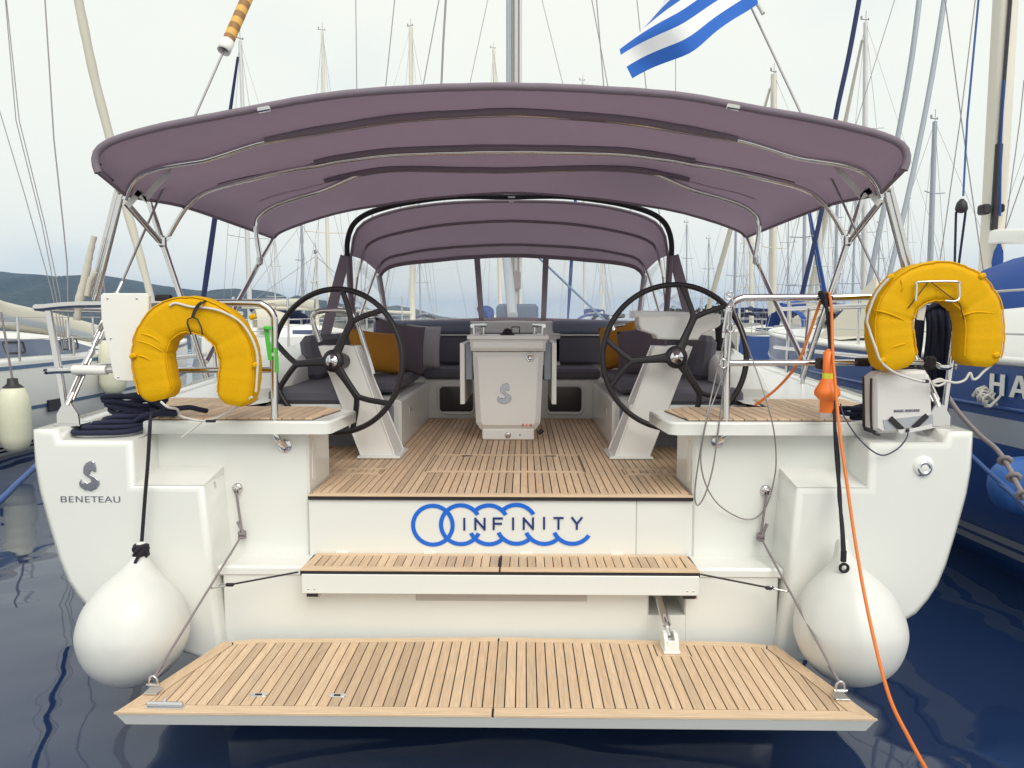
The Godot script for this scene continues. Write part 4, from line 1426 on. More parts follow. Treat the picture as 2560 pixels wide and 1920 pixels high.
	for p in top:
		brow.append(p + Vector3(0, -0.012, 0.004))
	strap(s, brow, 0.035, 0.004, Vector3.BACK)
	part(dod, "brow_cloth", s, M.canvas_dark)

func make_rig() -> void:
	# own mast, boom and standing rigging
	var s := S()
	var foot := Vector3(0.02, 1.7, -8.6)
	var head := Vector3(0.02, 17.5, -8.9)
	sweep(s, [foot, head], rrect(0.13, 0.20, 0.06, 4), Vector3.BACK, [Vector2.ONE, Vector2(0.8, 0.8)])
	var mast := part(yacht, "mast", s, M.mast_silver)
	s = S()
	sweep(s, [foot + Vector3(-0.095, 0.6, 0.05), head + Vector3(-0.08, -0.5, 0.05)], rrect(0.05, 0.10, 0.02, 3), Vector3.BACK)
	part(mast, "furled_mainsail", s, M.mast_grey)
	s = S()
	rod(s, foot + Vector3(0.025, 0.15, 0.12), foot + Vector3(0.025, 5.0, 0.12), 0.010, 8)
	rod(s, foot + Vector3(-0.03, 0.15, 0.12), foot + Vector3(-0.03, 5.0, 0.12), 0.009, 8)
	box(s, foot + Vector3(0.0, 0.5, 0.12), Vector3(0.10, 0.22, 0.05), 0.02)
	part(mast, "halyards", s, M.rope_grey)
	s = S()
	rod(s, Vector3(-0.10, 2.55, -8.4), Vector3(0.0, 1.78, -7.1), 0.05, 10)
	part(mast, "kicker", s, M.mast_grey)
	s = S()
	box(s, Vector3(0.14, 2.62, -8.45), Vector3(0.30, 0.12, 0.14), 0.04)
	part(mast, "gooseneck", s, M.stripe_blue)
	s = S()
	rod(s, Vector3(0.1, 2.6, -8.3), Vector3(0.92, 1.75, -7.5), 0.012, 6)
	part(mast, "sheet_line", s, M.stripe_blue)
	# stowed canvas in front of the windows
	s = S()
	box(s, Vector3(0.04, 1.83, -7.55), Vector3(0.42, 0.16, 0.4), 0.03)
	part(yacht, "hatch_cover", s, M.cabin_glass)
	s = S()
	for k in 3:
		tube(s, curve([Vector3(-0.30 + k * 0.02, 1.76, -7.5), Vector3(-0.35 + k * 0.03, 1.87, -7.5 + k * 0.02), Vector3(-0.28 + k * 0.03, 1.85, -7.45), Vector3(-0.22, 1.76, -7.45)], 4), 0.022, 8)
	part(yacht, "cover_bundle", s, M.canvas_blue)
	# shrouds
	for sd in [-1.0, 1.0]:
		for q in [[Vector3(1.95 * sd, 1.5, -9.2), Vector3(0.05 * sd, 16.5, -8.9)], [Vector3(1.7 * sd, 1.5, -9.0), Vector3(0.05 * sd, 9.5, -8.8)]]:
			s = S()
			rod(s, q[0], q[1], 0.006, 5)
			part(mast, "shroud", s, M.wire)
	# split backstay down to the corners, with its bottlescrews
	var apex := Vector3(-0.214, 9.416, -7.2)
	for sd in [-1.0, 1.0]:
		var plate := Vector3(1.90 * sd, 1.375, -3.195)
		s = S()
		rod(s, plate, apex, 0.0055, 6)
		var st := part(yacht, "backstay", s, M.wire)
		var dir := (apex - plate).normalized()
		s = S()
		for k in 2:
			var a := plate + dir * (0.03 + k * 0.30)
			var sidew := dir.cross(Vector3.BACK).normalized() * 0.013
			rod(s, a + sidew, a + sidew + dir * 0.2, 0.006, 8)
			rod(s, a - sidew, a - sidew + dir * 0.2, 0.006, 8)
			rod(s, a - dir * 0.03, a + dir * 0.03, 0.014, 8)
			rod(s, a + dir * 0.17, a + dir * 0.24, 0.014, 8)
			rod(s, a + dir * 0.24, a + dir * 0.30, 0.008, 8)
		part(st, "bottlescrew", s, M.steel)
	s = S()
	rod(s, apex, head, 0.006, 6)
	part(mast, "upper_backstay", s, M.wire)

func ring_arc(s: SurfaceTool, c: Vector2, r0: float, r1: float, a0: float, a1: float, z: float) -> void:
	var n := int(ceil(absf(a1 - a0) / 6.0))
	for k in n:
		var t0 := deg_to_rad(lerpf(a0, a1, float(k) / n))
		var t1 := deg_to_rad(lerpf(a0, a1, float(k + 1) / n))
		var p := [c + Vector2(cos(t0), sin(t0)) * r0, c + Vector2(cos(t0), sin(t0)) * r1, c + Vector2(cos(t1), sin(t1)) * r1, c + Vector2(cos(t1), sin(t1)) * r0]
		s.set_smooth_group(-1)
		quad(s, Vector3(p[0].x, p[0].y, z), Vector3(p[1].x, p[1].y, z), Vector3(p[2].x, p[2].y, z), Vector3(p[3].x, p[3].y, z), Vector3.BACK)

func stroke_letter(s: SurfaceTool, ch: String, c: Vector3, h: float, th: float) -> void:
	# plain block capitals built from bars
	var u := h * 0.5
	var w := h * 0.36
	var seg := []
	match ch:
		"I": seg = [[0, -u, 0, u]]
		"N": seg = [[-w, -u, -w, u], [w, -u, w, u], [-w, u - th * 0.5, w, -u + th * 0.5]]
		"F": seg = [[-w, -u, -w, u], [-w, u - th * 0.5, w, u - th * 0.5], [-w, 0, w * 0.8, 0]]
		"T": seg = [[0, -u, 0, u], [-w * 1.1, u - th * 0.5, w * 1.1, u - th * 0.5]]
		"Y": seg = [[0, -u, 0, 0], [0, -th * 0.3, -w * 1.15, u], [0, -th * 0.3, w * 1.15, u]]
	var lift := 0.0
	for q in seg:
		var a := Vector2(q[0], q[1])
		var b := Vector2(q[2], q[3])
		var n := (b - a).normalized().orthogonal() * th * 0.5
		prism(s, [a + n, b + n, b - n, a - n], c + Vector3(0, 0, 0.0018 + lift), Vector3.RIGHT, Vector3.UP, Vector3(0, 0, -0.0018))
		lift += 0.0002

func emblem(parent: Node, c: Vector3, k: float) -> void:
	# a bright S-shaped badge, drawn from its outline
	var o := v2([0, 160, 20, 155, 40, 142, 50, 95, 50, 48, 30, 42, 10, 62, -12, 52, -14, 14, 40, -12, 74, -45, 80, -85, 50, -128, -10, -158, -80, -148, -130, -108, -132, -72, -112, -34, -104, -70, -80, -78, -66, -60, -40, -78, -6, -62, -6, -38, -32, -14, -60, 2, -85, 35, -80, 92, -50, 137])
	var pl := []
	for q in o:
		pl.append(q * k)
	var s := S()
	prism(s, pl, c, Vector3.RIGHT, Vector3.UP, Vector3(0, 0, -0.008), 0.0016)
	part(parent, "emblem", s, M.badge)

func make_badges() -> void:
	var zz := -3.2695
	var k := 0.001789
	var c0 := [Vector2(-0.304, 0.823), Vector2(-0.177, 0.826), Vector2(-0.05, 0.826), Vector2(0.075, 0.829), Vector2(0.201, 0.829), Vector2(0.328, 0.83)]
	var s := S()
	var a := 44.8 * k
	var b := 55.5 * k
	ring_arc(s, c0[0], a, b, 0, 360, zz)
	ring_arc(s, c0[1], a, b, 31, 334, zz + 0.0003)
	for i in [2, 3]:
		ring_arc(s, c0[i], a, b, 31, 134, zz + 0.0002 * i)
	for i in [2, 3, 4, 5]:
		ring_arc(s, c0[i], a, b, 205, 316 if i < 5 else 326, zz + 0.0002 * i)
	part(yacht, "wave_rings", s, M.logo_blue)
	var cx := [Vector2(-0.161, 0.829), Vector2(-0.09, 0.83), Vector2(-0.007, 0.832), Vector2(0.06, 0.832), Vector2(0.129, 0.833), Vector2(0.2, 0.835), Vector2(0.265, 0.835), Vector2(0.348, 0.835)]
	for i in 8:
		s = S()
		stroke_letter(s, "INFINITY"[i], Vector3(cx[i].x, cx[i].y, zz), 0.058, 0.0093)
		part(yacht, "name_letter", s, M.logo_navy)
	emblem(yacht, Vector3(-1.734, 1.088, -3.065), 0.00041)
	letters(yacht, "maker_letters", "BENETEAU", 0.026, Vector3(-1.745, 0.986, -3.0705), M.badge, 0.002, Basis(), 1.55, 400)
	var con: Node = yacht.get_node("cockpit_table")
	emblem(con, Vector3(-0.008, 1.276, -4.742), 0.00043)
	letters(con, "print_letters", "B I B", 0.017, Vector3(0.127, 1.07, -4.7485), M.print_red, 0.001, Basis(), 1.35, 800)
	# exhaust fitting on the right quarter
	s = S()
	lathe(s, [Vector2(0, 0.004), Vector2(0.012, 0.004), Vector2(0.02, 0.012), Vector2(0.027, 0.012), Vector2(0.034, 0.004), Vector2(0.038, 0.0)], axis(Vector3(1.78, 1.134, -3.068), Vector3.BACK), 24)
	part(yacht, "shore_power_socket", s, M.chrome)
	s = S()
	lathe(s, [Vector2(0, 0.012), Vector2(0.035, 0.012), Vector2(0.045, 0.0)], axis(Vector3(1.779, 1.14, -3.072), Vector3.BACK), 24)
	part(yacht, "socket_seat", s, M.plastic_white)
	s = S()
	prism(s, rrect(0.016, 0.026, 0.003), Vector3(-1.259, 1.024, -3.19), Vector3(0.3, 0, -0.95), Vector3.UP, Vector3(-0.004, 0, 0), 0.0)
	part(yacht, "side_plate", s, M.steel)

# ------------------------------------------------------------ loose gear on and round the yacht
func pillow(s: SurfaceTool, c: Vector3, w: float, h: float, th: float, b: Basis) -> void:
	s.set_smooth_group(0)
	var n := 14
	for f in [-1.0, 1.0]:
		var rows := []
		for i in n + 1:
			var row := []
			for k in n + 1:
				var u := i * 2.0 / n - 1.0
				var v := k * 2.0 / n - 1.0
				var bulge: float = pow(maxf(0.0, (1.0 - pow(absf(u), 2.6)) * (1.0 - pow(absf(v), 2.6))), 0.62)
				var pinch_u := u * (1.0 - 0.07 * (1.0 - v * v))
				var pinch_v := v * (1.0 - 0.07 * (1.0 - u * u))
				row.append(c + b * Vector3(pinch_u * w * 0.5, pinch_v * h * 0.5, f * th * 0.5 * bulge + 0.006 * sin(u * 5.0 + v * 3.0) * bulge))
			rows.append(row)
		for i in n:
			for k in n:
				quad(s, rows[i][k], rows[i][k + 1], rows[i + 1][k + 1], rows[i + 1][k], b * Vector3(0, 0, f))

func horseshoe(label: String, mid: Array, width: float, depth: float, cord: Array, tails: Array, tabs: Array, base: Vector3) -> Node3D:
	var t := thing("horseshoe_lifebuoy", label, "lifebuoy", base, "horseshoe lifebuoys on the stern rail")
	var pts := resample(curve(mid, 6), 70)
	var sc := []
	for i in 70:
		var e := minf(i, 69 - i)
		var k := 1.0 if e > 4 else sqrt(maxf(0.0, 1.0 - pow(1.0 - (e + 0.6) / 5.2, 2.4)))
		var wr := 1.0 + 0.010 * sin(i * 1.9) + 0.012 * sin(i * 0.73 + 1.0) - (0.035 if i in [16, 21, 27, 33, 41, 48, 54] else 0.0)
		sc.append(Vector2(k * wr, (0.55 + 0.45 * k) * wr))
	var s := S()
	sweep(s, pts, rrect(width, depth, minf(width, depth) * 0.30, 6), Vector3.BACK, sc)
	part(t, "foam_body", s, M.yellow)
	# stitched seams along the front edges
	for f in [-1.0, 1.0]:
		s = S()
		var seam := []
		for i in range(3, 67):
			var tg: Vector3 = (pts[i + 1] - pts[i - 1]).normalized()
			seam.append(pts[i] + tg.cross(Vector3.BACK) * f * width * 0.465 * sc[i].x + Vector3(0, 0, depth * 0.43 * sc[i].y))
		tube(s, seam, 0.0032, 6)
		part(t, "seam", s, M.yellow)
	s = S()
	tube(s, curve(cord, 6), 0.0052, 7)
	for tl in tails:
		tube(s, curve(tl, 6), 0.0052, 7)
	part(t, "grab_line", s, M.rope_white)
	for p in tabs:
		s = S()
		box(s, p, Vector3(0.03, 0.022, 0.02), 0.006, Basis(Vector3.BACK, 0.4))
		part(t, "tab", s, M.yellow)
	return t

func make_gear() -> void:
	var s: SurfaceTool
	# ---- lifebuoys
	var lb := horseshoe("yellow horseshoe lifebuoy tied to the rail beside the white bracket board", [Vector3(-1.428, 1.414, -3.1), Vector3(-1.443, 1.482, -3.1), Vector3(-1.456, 1.564, -3.1), Vector3(-1.454, 1.628, -3.1), Vector3(-1.427, 1.696, -3.1), Vector3(-1.381, 1.745, -3.1), Vector3(-1.319, 1.77, -3.1), Vector3(-1.254, 1.768, -3.1), Vector3(-1.185, 1.743, -3.1), Vector3(-1.129, 1.693, -3.1), Vector3(-1.098, 1.627, -3.1), Vector3(-1.089, 1.561, -3.1), Vector3(-1.097, 1.488, -3.1), Vector3(-1.114, 1.394, -3.1)], 0.158, 0.115, [Vector3(-1.354, 1.809, -3.035), Vector3(-1.329, 1.819, -3.04), Vector3(-1.264, 1.804, -3.035), Vector3(-1.195, 1.799, -3.035), Vector3(-1.129, 1.781, -3.035), Vector3(-1.06, 1.74, -3.035), Vector3(-1.016, 1.674, -3.035), Vector3(-0.996, 1.605, -3.035), Vector3(-0.998, 1.535, -3.035), Vector3(-1.006, 1.452, -3.035)], [[Vector3(-1.409, 1.41, -3.04), Vector3(-1.38, 1.387, -3.04), Vector3(-1.375, 1.373, -3.1), Vector3(-1.386, 1.353, -3.15), Vector3(-1.384, 1.334, -3.16), Vector3(-1.296, 1.315, -3.15), Vector3(-1.226, 1.327, -3.15), Vector3(-1.135, 1.368, -3.1), Vector3(-1.029, 1.43, -3.05)], [Vector3(-1.291, 1.308, -3.15), Vector3(-1.336, 1.274, -3.15), Vector3(-1.378, 1.241, -3.15)]], [Vector3(-1.517, 1.601, -3.04), Vector3(-1.004, 1.565, -3.04), Vector3(-1.012, 1.763, -3.04)], Vector3(-1.272, 1.385, -3.1))
	for cr in [[Vector3(-1.504, 1.664, -3.043), Vector3(-1.451, 1.651, -3.043), Vector3(-1.392, 1.617, -3.043)], [Vector3(-1.483, 1.694, -3.043), Vector3(-1.436, 1.681, -3.043), Vector3(-1.397, 1.654, -3.043)], [Vector3(-1.5, 1.604, -3.043), Vector3(-1.473, 1.597, -3.043), Vector3(-1.444, 1.581, -3.043)]]:
		s = S()
		tube(s, curve(cr, 4), [0.001, 0.003, 0.0042, 0.0045, 0.0045, 0.0042, 0.0035, 0.002, 0.001], 6)
		part(lb, "crease", s, M.yellow)
	s = S()
	strap(s, curve([Vector3(-1.221, 1.834, -3.12), Vector3(-1.212, 1.822, -3.02), Vector3(-1.234, 1.802, -3.02), Vector3(-1.249, 1.773, -3.02), Vector3(-1.252, 1.761, -3.02)], 4), 0.012, 0.006, Vector3.BACK)
	tube(s, [Vector3(-1.281, 1.737, -3.03), Vector3(-1.277, 1.753, -3.03), Vector3(-1.257, 1.761, -3.03), Vector3(-1.237, 1.753, -3.03), Vector3(-1.222, 1.717, -3.03), Vector3(-1.22, 1.687, -3.03)], 0.003, 6)
	tube(s, [Vector3(-1.281, 1.737, -3.03), Vector3(-1.275, 1.69, -3.05)], 0.003, 6)
	box(s, Vector3(-1.241, 1.316, -3.13), Vector3(0.045, 0.012, 0.012), 0.004)
	part(lb, "tie", s, M.black)
	var lb2 := horseshoe("yellow horseshoe lifebuoy hung above the white rescue bag", [Vector3(1.658, 1.55, -3.1), Vector3(1.638, 1.617, -3.1), Vector3(1.622, 1.697, -3.1), Vector3(1.622, 1.767, -3.1), Vector3(1.645, 1.833, -3.1), Vector3(1.699, 1.882, -3.1), Vector3(1.77, 1.905, -3.1), Vector3(1.844, 1.903, -3.1), Vector3(1.914, 1.87, -3.1), Vector3(1.965, 1.811, -3.1), Vector3(1.985, 1.737, -3.1), Vector3(1.988, 1.651, -3.1), Vector3(1.982, 1.559, -3.1)], 0.168, 0.125, [Vector3(1.584, 1.919, -3.035), Vector3(1.542, 1.856, -3.05), Vector3(1.515, 1.758, -3.06), Vector3(1.523, 1.717, -3.06), Vector3(1.541, 1.639, -3.035), Vector3(1.568, 1.579, -3.035), Vector3(1.63, 1.533, -3.035), Vector3(1.712, 1.505, -3.035), Vector3(1.748, 1.499, -3.035)], [[Vector3(1.791, 1.495, -3.06), Vector3(1.823, 1.507, -3.06), Vector3(1.844, 1.494, -3.06), Vector3(1.816, 1.479, -3.06), Vector3(1.795, 1.49, -3.06), Vector3(1.84, 1.5, -3.06), Vector3(1.889, 1.492, -3.06), Vector3(1.925, 1.504, -3.06), Vector3(1.944, 1.533, -3.06), Vector3(1.957, 1.507, -3.06), Vector3(1.976, 1.512, -3.06), Vector3(1.998, 1.537, -3.06), Vector3(2.038, 1.576, -3.06), Vector3(2.052, 1.619, -3.06)]], [Vector3(1.573, 1.584, -3.04), Vector3(1.591, 1.924, -3.04), Vector3(1.959, 1.927, -3.04), Vector3(2.034, 1.607, -3.04)], Vector3(1.819, 1.542, -3.1))
	for cr in [[Vector3(1.531, 1.791, -3.038), Vector3(1.596, 1.774, -3.038), Vector3(1.657, 1.747, -3.038)], [Vector3(1.879, 1.766, -3.038), Vector3(1.942, 1.782, -3.038), Vector3(2.02, 1.776, -3.038)], [Vector3(1.607, 1.636, -3.038), Vector3(1.642, 1.649, -3.038), Vector3(1.668, 1.652, -3.038)], [Vector3(1.633, 1.915, -3.038), Vector3(1.641, 1.887, -3.038), Vector3(1.639, 1.86, -3.038)]]:
		s = S()
		tube(s, curve(cr, 4), [0.001, 0.003, 0.0042, 0.0045, 0.0045, 0.0042, 0.0035, 0.002, 0.001], 6)
		part(lb2, "crease", s, M.yellow)
	s = S()
	box(s, Vector3(1.763, 1.498, -3.06), Vector3(0.03, 0.014, 0.014), 0.004)
	tube(s, [Vector3(1.664, 1.798, -3.03), Vector3(1.743, 1.908, -3.03), Vector3(1.871, 1.814, -3.03), Vector3(1.891, 1.75, -3.03)], 0.0022, 6)
	part(lb2, "tie", s, M.black)
	s = S()
	var hook := []
	for p in [Vector3(1.689, 1.827, -3.02), Vector3(1.69, 1.886, -3.02), Vector3(1.697, 1.902, -3.02), Vector3(1.845, 1.904, -3.02), Vector3(1.858, 1.891, -3.02), Vector3(1.858, 1.83, -3.02), Vector3(1.804, 1.827, -3.02)]:
		hook.append(p)
	tube(s, curve(hook, 3), 0.005, 8)
	part(lb2, "holder_wire", s, M.steel)
	s = S()
	strap(s, [Vector3(1.741, 1.856, -3.06), Vector3(1.736, 1.799, -3.06), Vector3(1.73, 1.75, -3.06)], 0.03, 0.003, Vector3.BACK)
	part(lb2, "tape", s, M.sail_cream)
	# ---- ball fenders
	var prof := [Vector2(0.0, 0.0), Vector2(0.05, 0.006), Vector2(0.10, 0.026), Vector2(0.15, 0.065), Vector2(0.185, 0.115), Vector2(0.208, 0.175), Vector2(0.213, 0.225), Vector2(0.203, 0.285), Vector2(0.18, 0.34), Vector2(0.145, 0.39), Vector2(0.105, 0.43), Vector2(0.07, 0.462), Vector2(0.048, 0.49), Vector2(0.036, 0.515), Vector2(0.026, 0.56), Vector2(0.015, 0.575), Vector2(0.0, 0.578)]
	var fine := []
	for q in prof:
		fine.append(Vector3(q.x, q.y, 0))
	prof = []
	for q in curve(fine, 5):
		prof.append(Vector2(maxf(q.x, 0.0), q.y))
	var f1 := thing("ball_fender", "white ball fender at the corner under the chrome maker's badge", "fender", Vector3(-1.494, 0.267, -2.85), "ball fenders at the stern")
	s = S()
	lathe(s, prof, axis(Vector3(-1.494, 0.267, -2.85), Vector3(-1.485, 0.78, -2.97) - Vector3(-1.494, 0.267, -2.85)), 56)
	part(f1, "ball", s, M.fender_white)
	s = S()
	strap(s, curve([Vector3(-1.524, 1.338, -3.18), Vector3(-1.456, 1.339, -3.04), Vector3(-1.463, 1.167, -3.02), Vector3(-1.484, 0.997, -3.02), Vector3(-1.504, 0.825, -3.02), Vector3(-1.511, 0.781, -3.02)], 4), 0.014, 0.005, Vector3.BACK)
	part(f1, "lanyard", s, M.strap_black)
	s = S()
	var kn := []
	for k in 30:
		kn.append(Vector3(-1.478, 0.802, -2.96) + Vector3(cos(k * 1.1) * 0.026, 0.02 - k * 0.0015, sin(k * 1.1) * 0.026))
	tube(s, kn, 0.009, 6)
	part(f1, "knot", s, M.strap_black)
	s = S()
	strap(s, [Vector3(-1.461, 0.798, -2.92), Vector3(-1.479, 0.768, -2.92), Vector3(-1.49, 0.734, -2.92)], 0.012, 0.006, Vector3.BACK)
	part(f1, "lanyard_tail", s, M.strap_black)
	var f2 := thing("ball_fender", "white ball fender hanging behind the orange rope", "fender", Vector3(1.426, 0.3, -2.85), "ball fenders at the stern")
	s = S()
	lathe(s, prof, axis(Vector3(1.427, 0.295, -2.85), Vector3(1.42, 0.762, -2.97) - Vector3(1.427, 0.295, -2.85)), 56)
	part(f2, "ball", s, M.fender_white)
	s = S()
	lathe(s, [Vector2(0.022, -0.03), Vector2(0.022, 0.0), Vector2(0.016, 0.012), Vector2(0.0, 0.014)], axis(Vector3(1.652, 0.54, -2.98), Vector3(0.8, 0.2, 0.6)), 14)
	part(f2, "valve", s, M.fender_white)
	s = S()
	strap(s, curve([Vector3(1.398, 1.839, -3.2), Vector3(1.413, 1.75, -3.2), Vector3(1.428, 1.613, -3.2), Vector3(1.433, 1.409, -3.16), Vector3(1.385, 1.292, -3.02), Vector3(1.396, 1.176, -3.02), Vector3(1.413, 1.042, -3.02), Vector3(1.399, 0.971, -2.97), Vector3(1.386, 0.902, -2.92), Vector3(1.38, 0.844, -2.895), Vector3(1.381, 0.795, -2.885)], 5), 0.014, 0.006, Vector3(0.2, 0, 1))
	strap(s, curve([Vector3(1.389, 1.291, -3.024), Vector3(1.407, 1.158, -3.024), Vector3(1.412, 1.024, -3.024), Vector3(1.399, 0.942, -2.955), Vector3(1.389, 0.872, -2.91), Vector3(1.388, 0.805, -2.89)], 5), 0.012, 0.006, Vector3(-0.3, 0, 1))
	box(s, Vector3(1.38, 0.815, -2.885), Vector3(0.022, 0.05, 0.014), 0.004)
	var eye := []
	for k in 16:
		eye.append(Vector3(1.384, 0.766, -2.885) + Vector3(cos(k * TAU / 16) * 0.016, sin(k * TAU / 16) * 0.016, 0))
	tube(s, eye, 0.006, 6, true)
	for k in 3:
		box(s, Vector3(1.412, 1.85, -3.24) + Vector3(0.012 * k - 0.012, -0.01 * k, 0.006), Vector3(0.018, 0.055, 0.05), 0.008, Basis(Vector3.BACK, 0.4 - 0.4 * k))
	part(f2, "lanyard", s, M.strap_black)
	# ---- rescue light
	var lt := thing("rescue_light", "orange rescue light with yellow band clipped upside down to the rail", "rescue light", Vector3(1.397, 1.315, -3.14))
	var ax := Transform3D(Basis(), Vector3(1.396, 1.358, -3.14))
	s = S()
	lathe(s, [Vector2(0.028, 0.0), Vector2(0.028, 0.052), Vector2(0.035, 0.056), Vector2(0.052, 0.075), Vector2(0.052, 0.092), Vector2(0.047, 0.102), Vector2(0.023, 0.145)], ax, 24)
	lathe(s, [Vector2(0.0215, 0.168), Vector2(0.0215, 0.258), Vector2(0.012, 0.263), Vector2(0.006, 0.27), Vector2(0.0, 0.271)], ax, 20)
	part(lt, "body", s, M.orange_plastic)
	s = S()
	lathe(s, [Vector2(0.0225, 0.145), Vector2(0.0225, 0.168)], ax, 20)
	part(lt, "reflective_band", s, M.yellow_band)
	s = S()
	lathe(s, [Vector2(0.0, -0.028), Vector2(0.02, -0.026), Vector2(0.026, -0.018), Vector2(0.027, 0.0)], ax, 20)
	part(lt, "lens", s, M.clear_lens)
	s = S()
	box(s, Vector3(1.385, 1.564, -3.2), Vector3(0.03, 0.05, 0.05), 0.008)
	part(lt, "clip", s, M.black)
	# ---- rescue bag
	var bag := thing("rescue_bag", "white rescue bag with silver strip and black V straps on the corner", "bag", Vector3(1.728, 1.269, -3.14))
	s = S()
	var bf := [Vector2(1.573, 1.51), Vector2(1.602, 1.532), Vector2(1.788, 1.54), Vector2(1.811, 1.5), Vector2(1.827, 1.301), Vector2(1.773, 1.281), Vector2(1.615, 1.274), Vector2(1.586, 1.291)]
	prism(s, bf, Vector3(0, 0, -3.10), Vector3.RIGHT, Vector3.UP, Vector3(0, 0, -0.09), 0.012)
	part(bag, "cover", s, M.bag_white)
	s = S()
	prism(s, [Vector2(1.582, 1.505), Vector2(1.61, 1.521), Vector2(1.621, 1.274), Vector2(1.599, 1.267), Vector2(1.591, 1.291)], Vector3(0, 0, -3.14), Vector3.RIGHT, Vector3.UP, Vector3(0, 0, -0.09), 0.006)
	tube(s, curve([Vector3(1.607, 1.268, -3.1), Vector3(1.58, 1.275, -3.1), Vector3(1.569, 1.307, -3.1), Vector3(1.562, 1.416, -3.1), Vector3(1.56, 1.507, -3.1)], 3), 0.005, 6)
	part(bag, "gusset", s, M.black)
	s = S()
	prism(s, [Vector2(1.616, 1.332), Vector2(1.821, 1.356), Vector2(1.827, 1.305), Vector2(1.625, 1.291)], Vector3(0, 0, -3.097), Vector3.RIGHT, Vector3.UP, Vector3(0, 0, -0.004), 0.0)
	part(bag, "silver_strip", s, paint("silver_cloth", Color(0.42, 0.43, 0.46), 0.35, 0.3))
	s = S()
	strap(s, [Vector3(1.642, 1.341, -3.092), Vector3(1.695, 1.292, -3.092)], 0.022, 0.003, Vector3.BACK)
	strap(s, [Vector3(1.796, 1.353, -3.092), Vector3(1.742, 1.299, -3.092)], 0.022, 0.003, Vector3.BACK)
	part(bag, "strap", s, M.black)
	s = S()
	prism(s, [Vector2(1.676, 1.292), Vector2(1.721, 1.294), Vector2(1.816, 1.316), Vector2(1.822, 1.299), Vector2(1.735, 1.282), Vector2(1.685, 1.275)], Vector3(0, 0, -3.09), Vector3.RIGHT, Vector3.UP, Vector3(0, 0, -0.004), 0.0)
	part(bag, "tongue", s, M.bag_white)
	letters(bag, "print_letters", "MAGIC-REBOARD", 0.0105, Vector3(1.713, 1.371, -3.0975), M.print_dark, 0.0006, Basis(Vector3.BACK, 0.03), 0.9, 800)
	s = S()
	lathe(s, [Vector2(0, 0.004), Vector2(0.007, 0.003), Vector2(0.009, 0)], axis(Vector3(1.714, 1.29, -3.086), Vector3.BACK), 14)
	part(bag, "eyelet", s, M.black)
	s = S()
	tube(s, curve([Vector3(1.458, 1.393, -3.15), Vector3(1.44, 1.345, -3.06), Vector3(1.502, 1.254, -3.05), Vector3(1.586, 1.192, -3.05), Vector3(1.651, 1.213, -3.05), Vector3(1.69, 1.258, -3.05), Vector3(1.714, 1.287, -3.08)], 6), 0.0032, 6)
	part(bag, "release_cord", s, paint("cord_dark", Color(0.05, 0.055, 0.10), 0.6))
	s = S()
	rod(s, Vector3(1.557, 1.567, -3.24), Vector3(1.613, 1.567, -3.24), 0.02, 10)
	strap(s, [Vector3(1.633, 1.532, -3.25), Vector3(1.738, 1.514, -3.25), Vector3(1.841, 1.523, -3.25)], 0.05, 0.01, Vector3.BACK)
	box(s, Vector3(1.877, 1.564, -3.24), Vector3(0.045, 0.06, 0.045), 0.012)
	part(bag, "rail_sleeve", s, M.black)
	# ---- orange rope
	s = S()
	tube(s, curve([Vector3(1.181, 1.358, -3.42), Vector3(1.197, 1.375, -3.4), Vector3(1.26, 1.446, -3.35), Vector3(1.319, 1.546, -3.3), Vector3(1.357, 1.662, -3.28), Vector3(1.392, 1.802, -3.26), Vector3(1.417, 1.851, -3.27), Vector3(1.425, 1.867, -3.24), Vector3(1.42, 1.835, -3.2), Vector3(1.421, 1.75, -3.18), Vector3(1.405, 1.616, -3.12), Vector3(1.399, 1.453, -3.06), Vector3(1.388, 1.29, -2.98), Vector3(1.386, 1.118, -2.9), Vector3(1.381, 0.921, -2.8), Vector3(1.37, 0.745, -2.68), Vector3(1.345, 0.603, -2.52), Vector3(1.311, 0.509, -2.34), Vector3(1.283, 0.478, -2.16), Vector3(1.234, 0.487, -1.95), Vector3(1.101, 0.59, -1.6)], 6), 0.0064, 8)
	solo("orange_rope", s, M.rope_orange, "thin orange rope running from the rail down past the right fender", "rope")
	# ---- navy mooring line heaped on the left corner
	s = S()
	for loop in 5:
		var pts := []
		for k in 15:
			var a := k * TAU / 14.0
			pts.append(Vector3(-1.72 + cos(a) * (0.10 + 0.012 * loop) + 0.01 * sin(a * 3.0 + loop), 1.30 + 0.022 * loop + 0.012 * sin(a * 2.0 + loop), -3.42 + sin(a) * 0.06))
		tube(s, curve(pts, 3), 0.0125, 7)
	for loop in 4:
		var e := loop * 0.03
		tube(s, curve([Vector3(-1.86 + e, 1.262 + 0.015 * loop, -3.16 - e), Vector3(-1.78 + e, 1.262 + 0.02 * loop, -3.13 - e), Vector3(-1.62, 1.265 + 0.018 * loop, -3.16 - e), Vector3(-1.585, 1.28 + 0.01 * loop, -3.26 - e), Vector3(-1.70, 1.29 + 0.012 * loop, -3.34), Vector3(-1.83 + e, 1.275 + 0.01 * loop, -3.24)], 5, true), 0.012, 7, true)
	tube(s, curve([Vector3(-1.65, 1.34, -3.40), Vector3(-1.55, 1.33, -3.30), Vector3(-1.50, 1.345, -3.24), Vector3(-1.40, 1.36, -3.26), Vector3(-1.36, 1.345, -3.30), Vector3(-1.35, 1.335, -3.34)], 6), 0.012, 7)
	tube(s, curve([Vector3(-1.68, 1.40, -3.36), Vector3(-1.58, 1.36, -3.36), Vector3(-1.52, 1.335, -3.32), Vector3(-1.44, 1.335, -3.22), Vector3(-1.56, 1.332, -3.22), Vector3(-1.62, 1.30, -3.22)], 6), 0.012, 7)
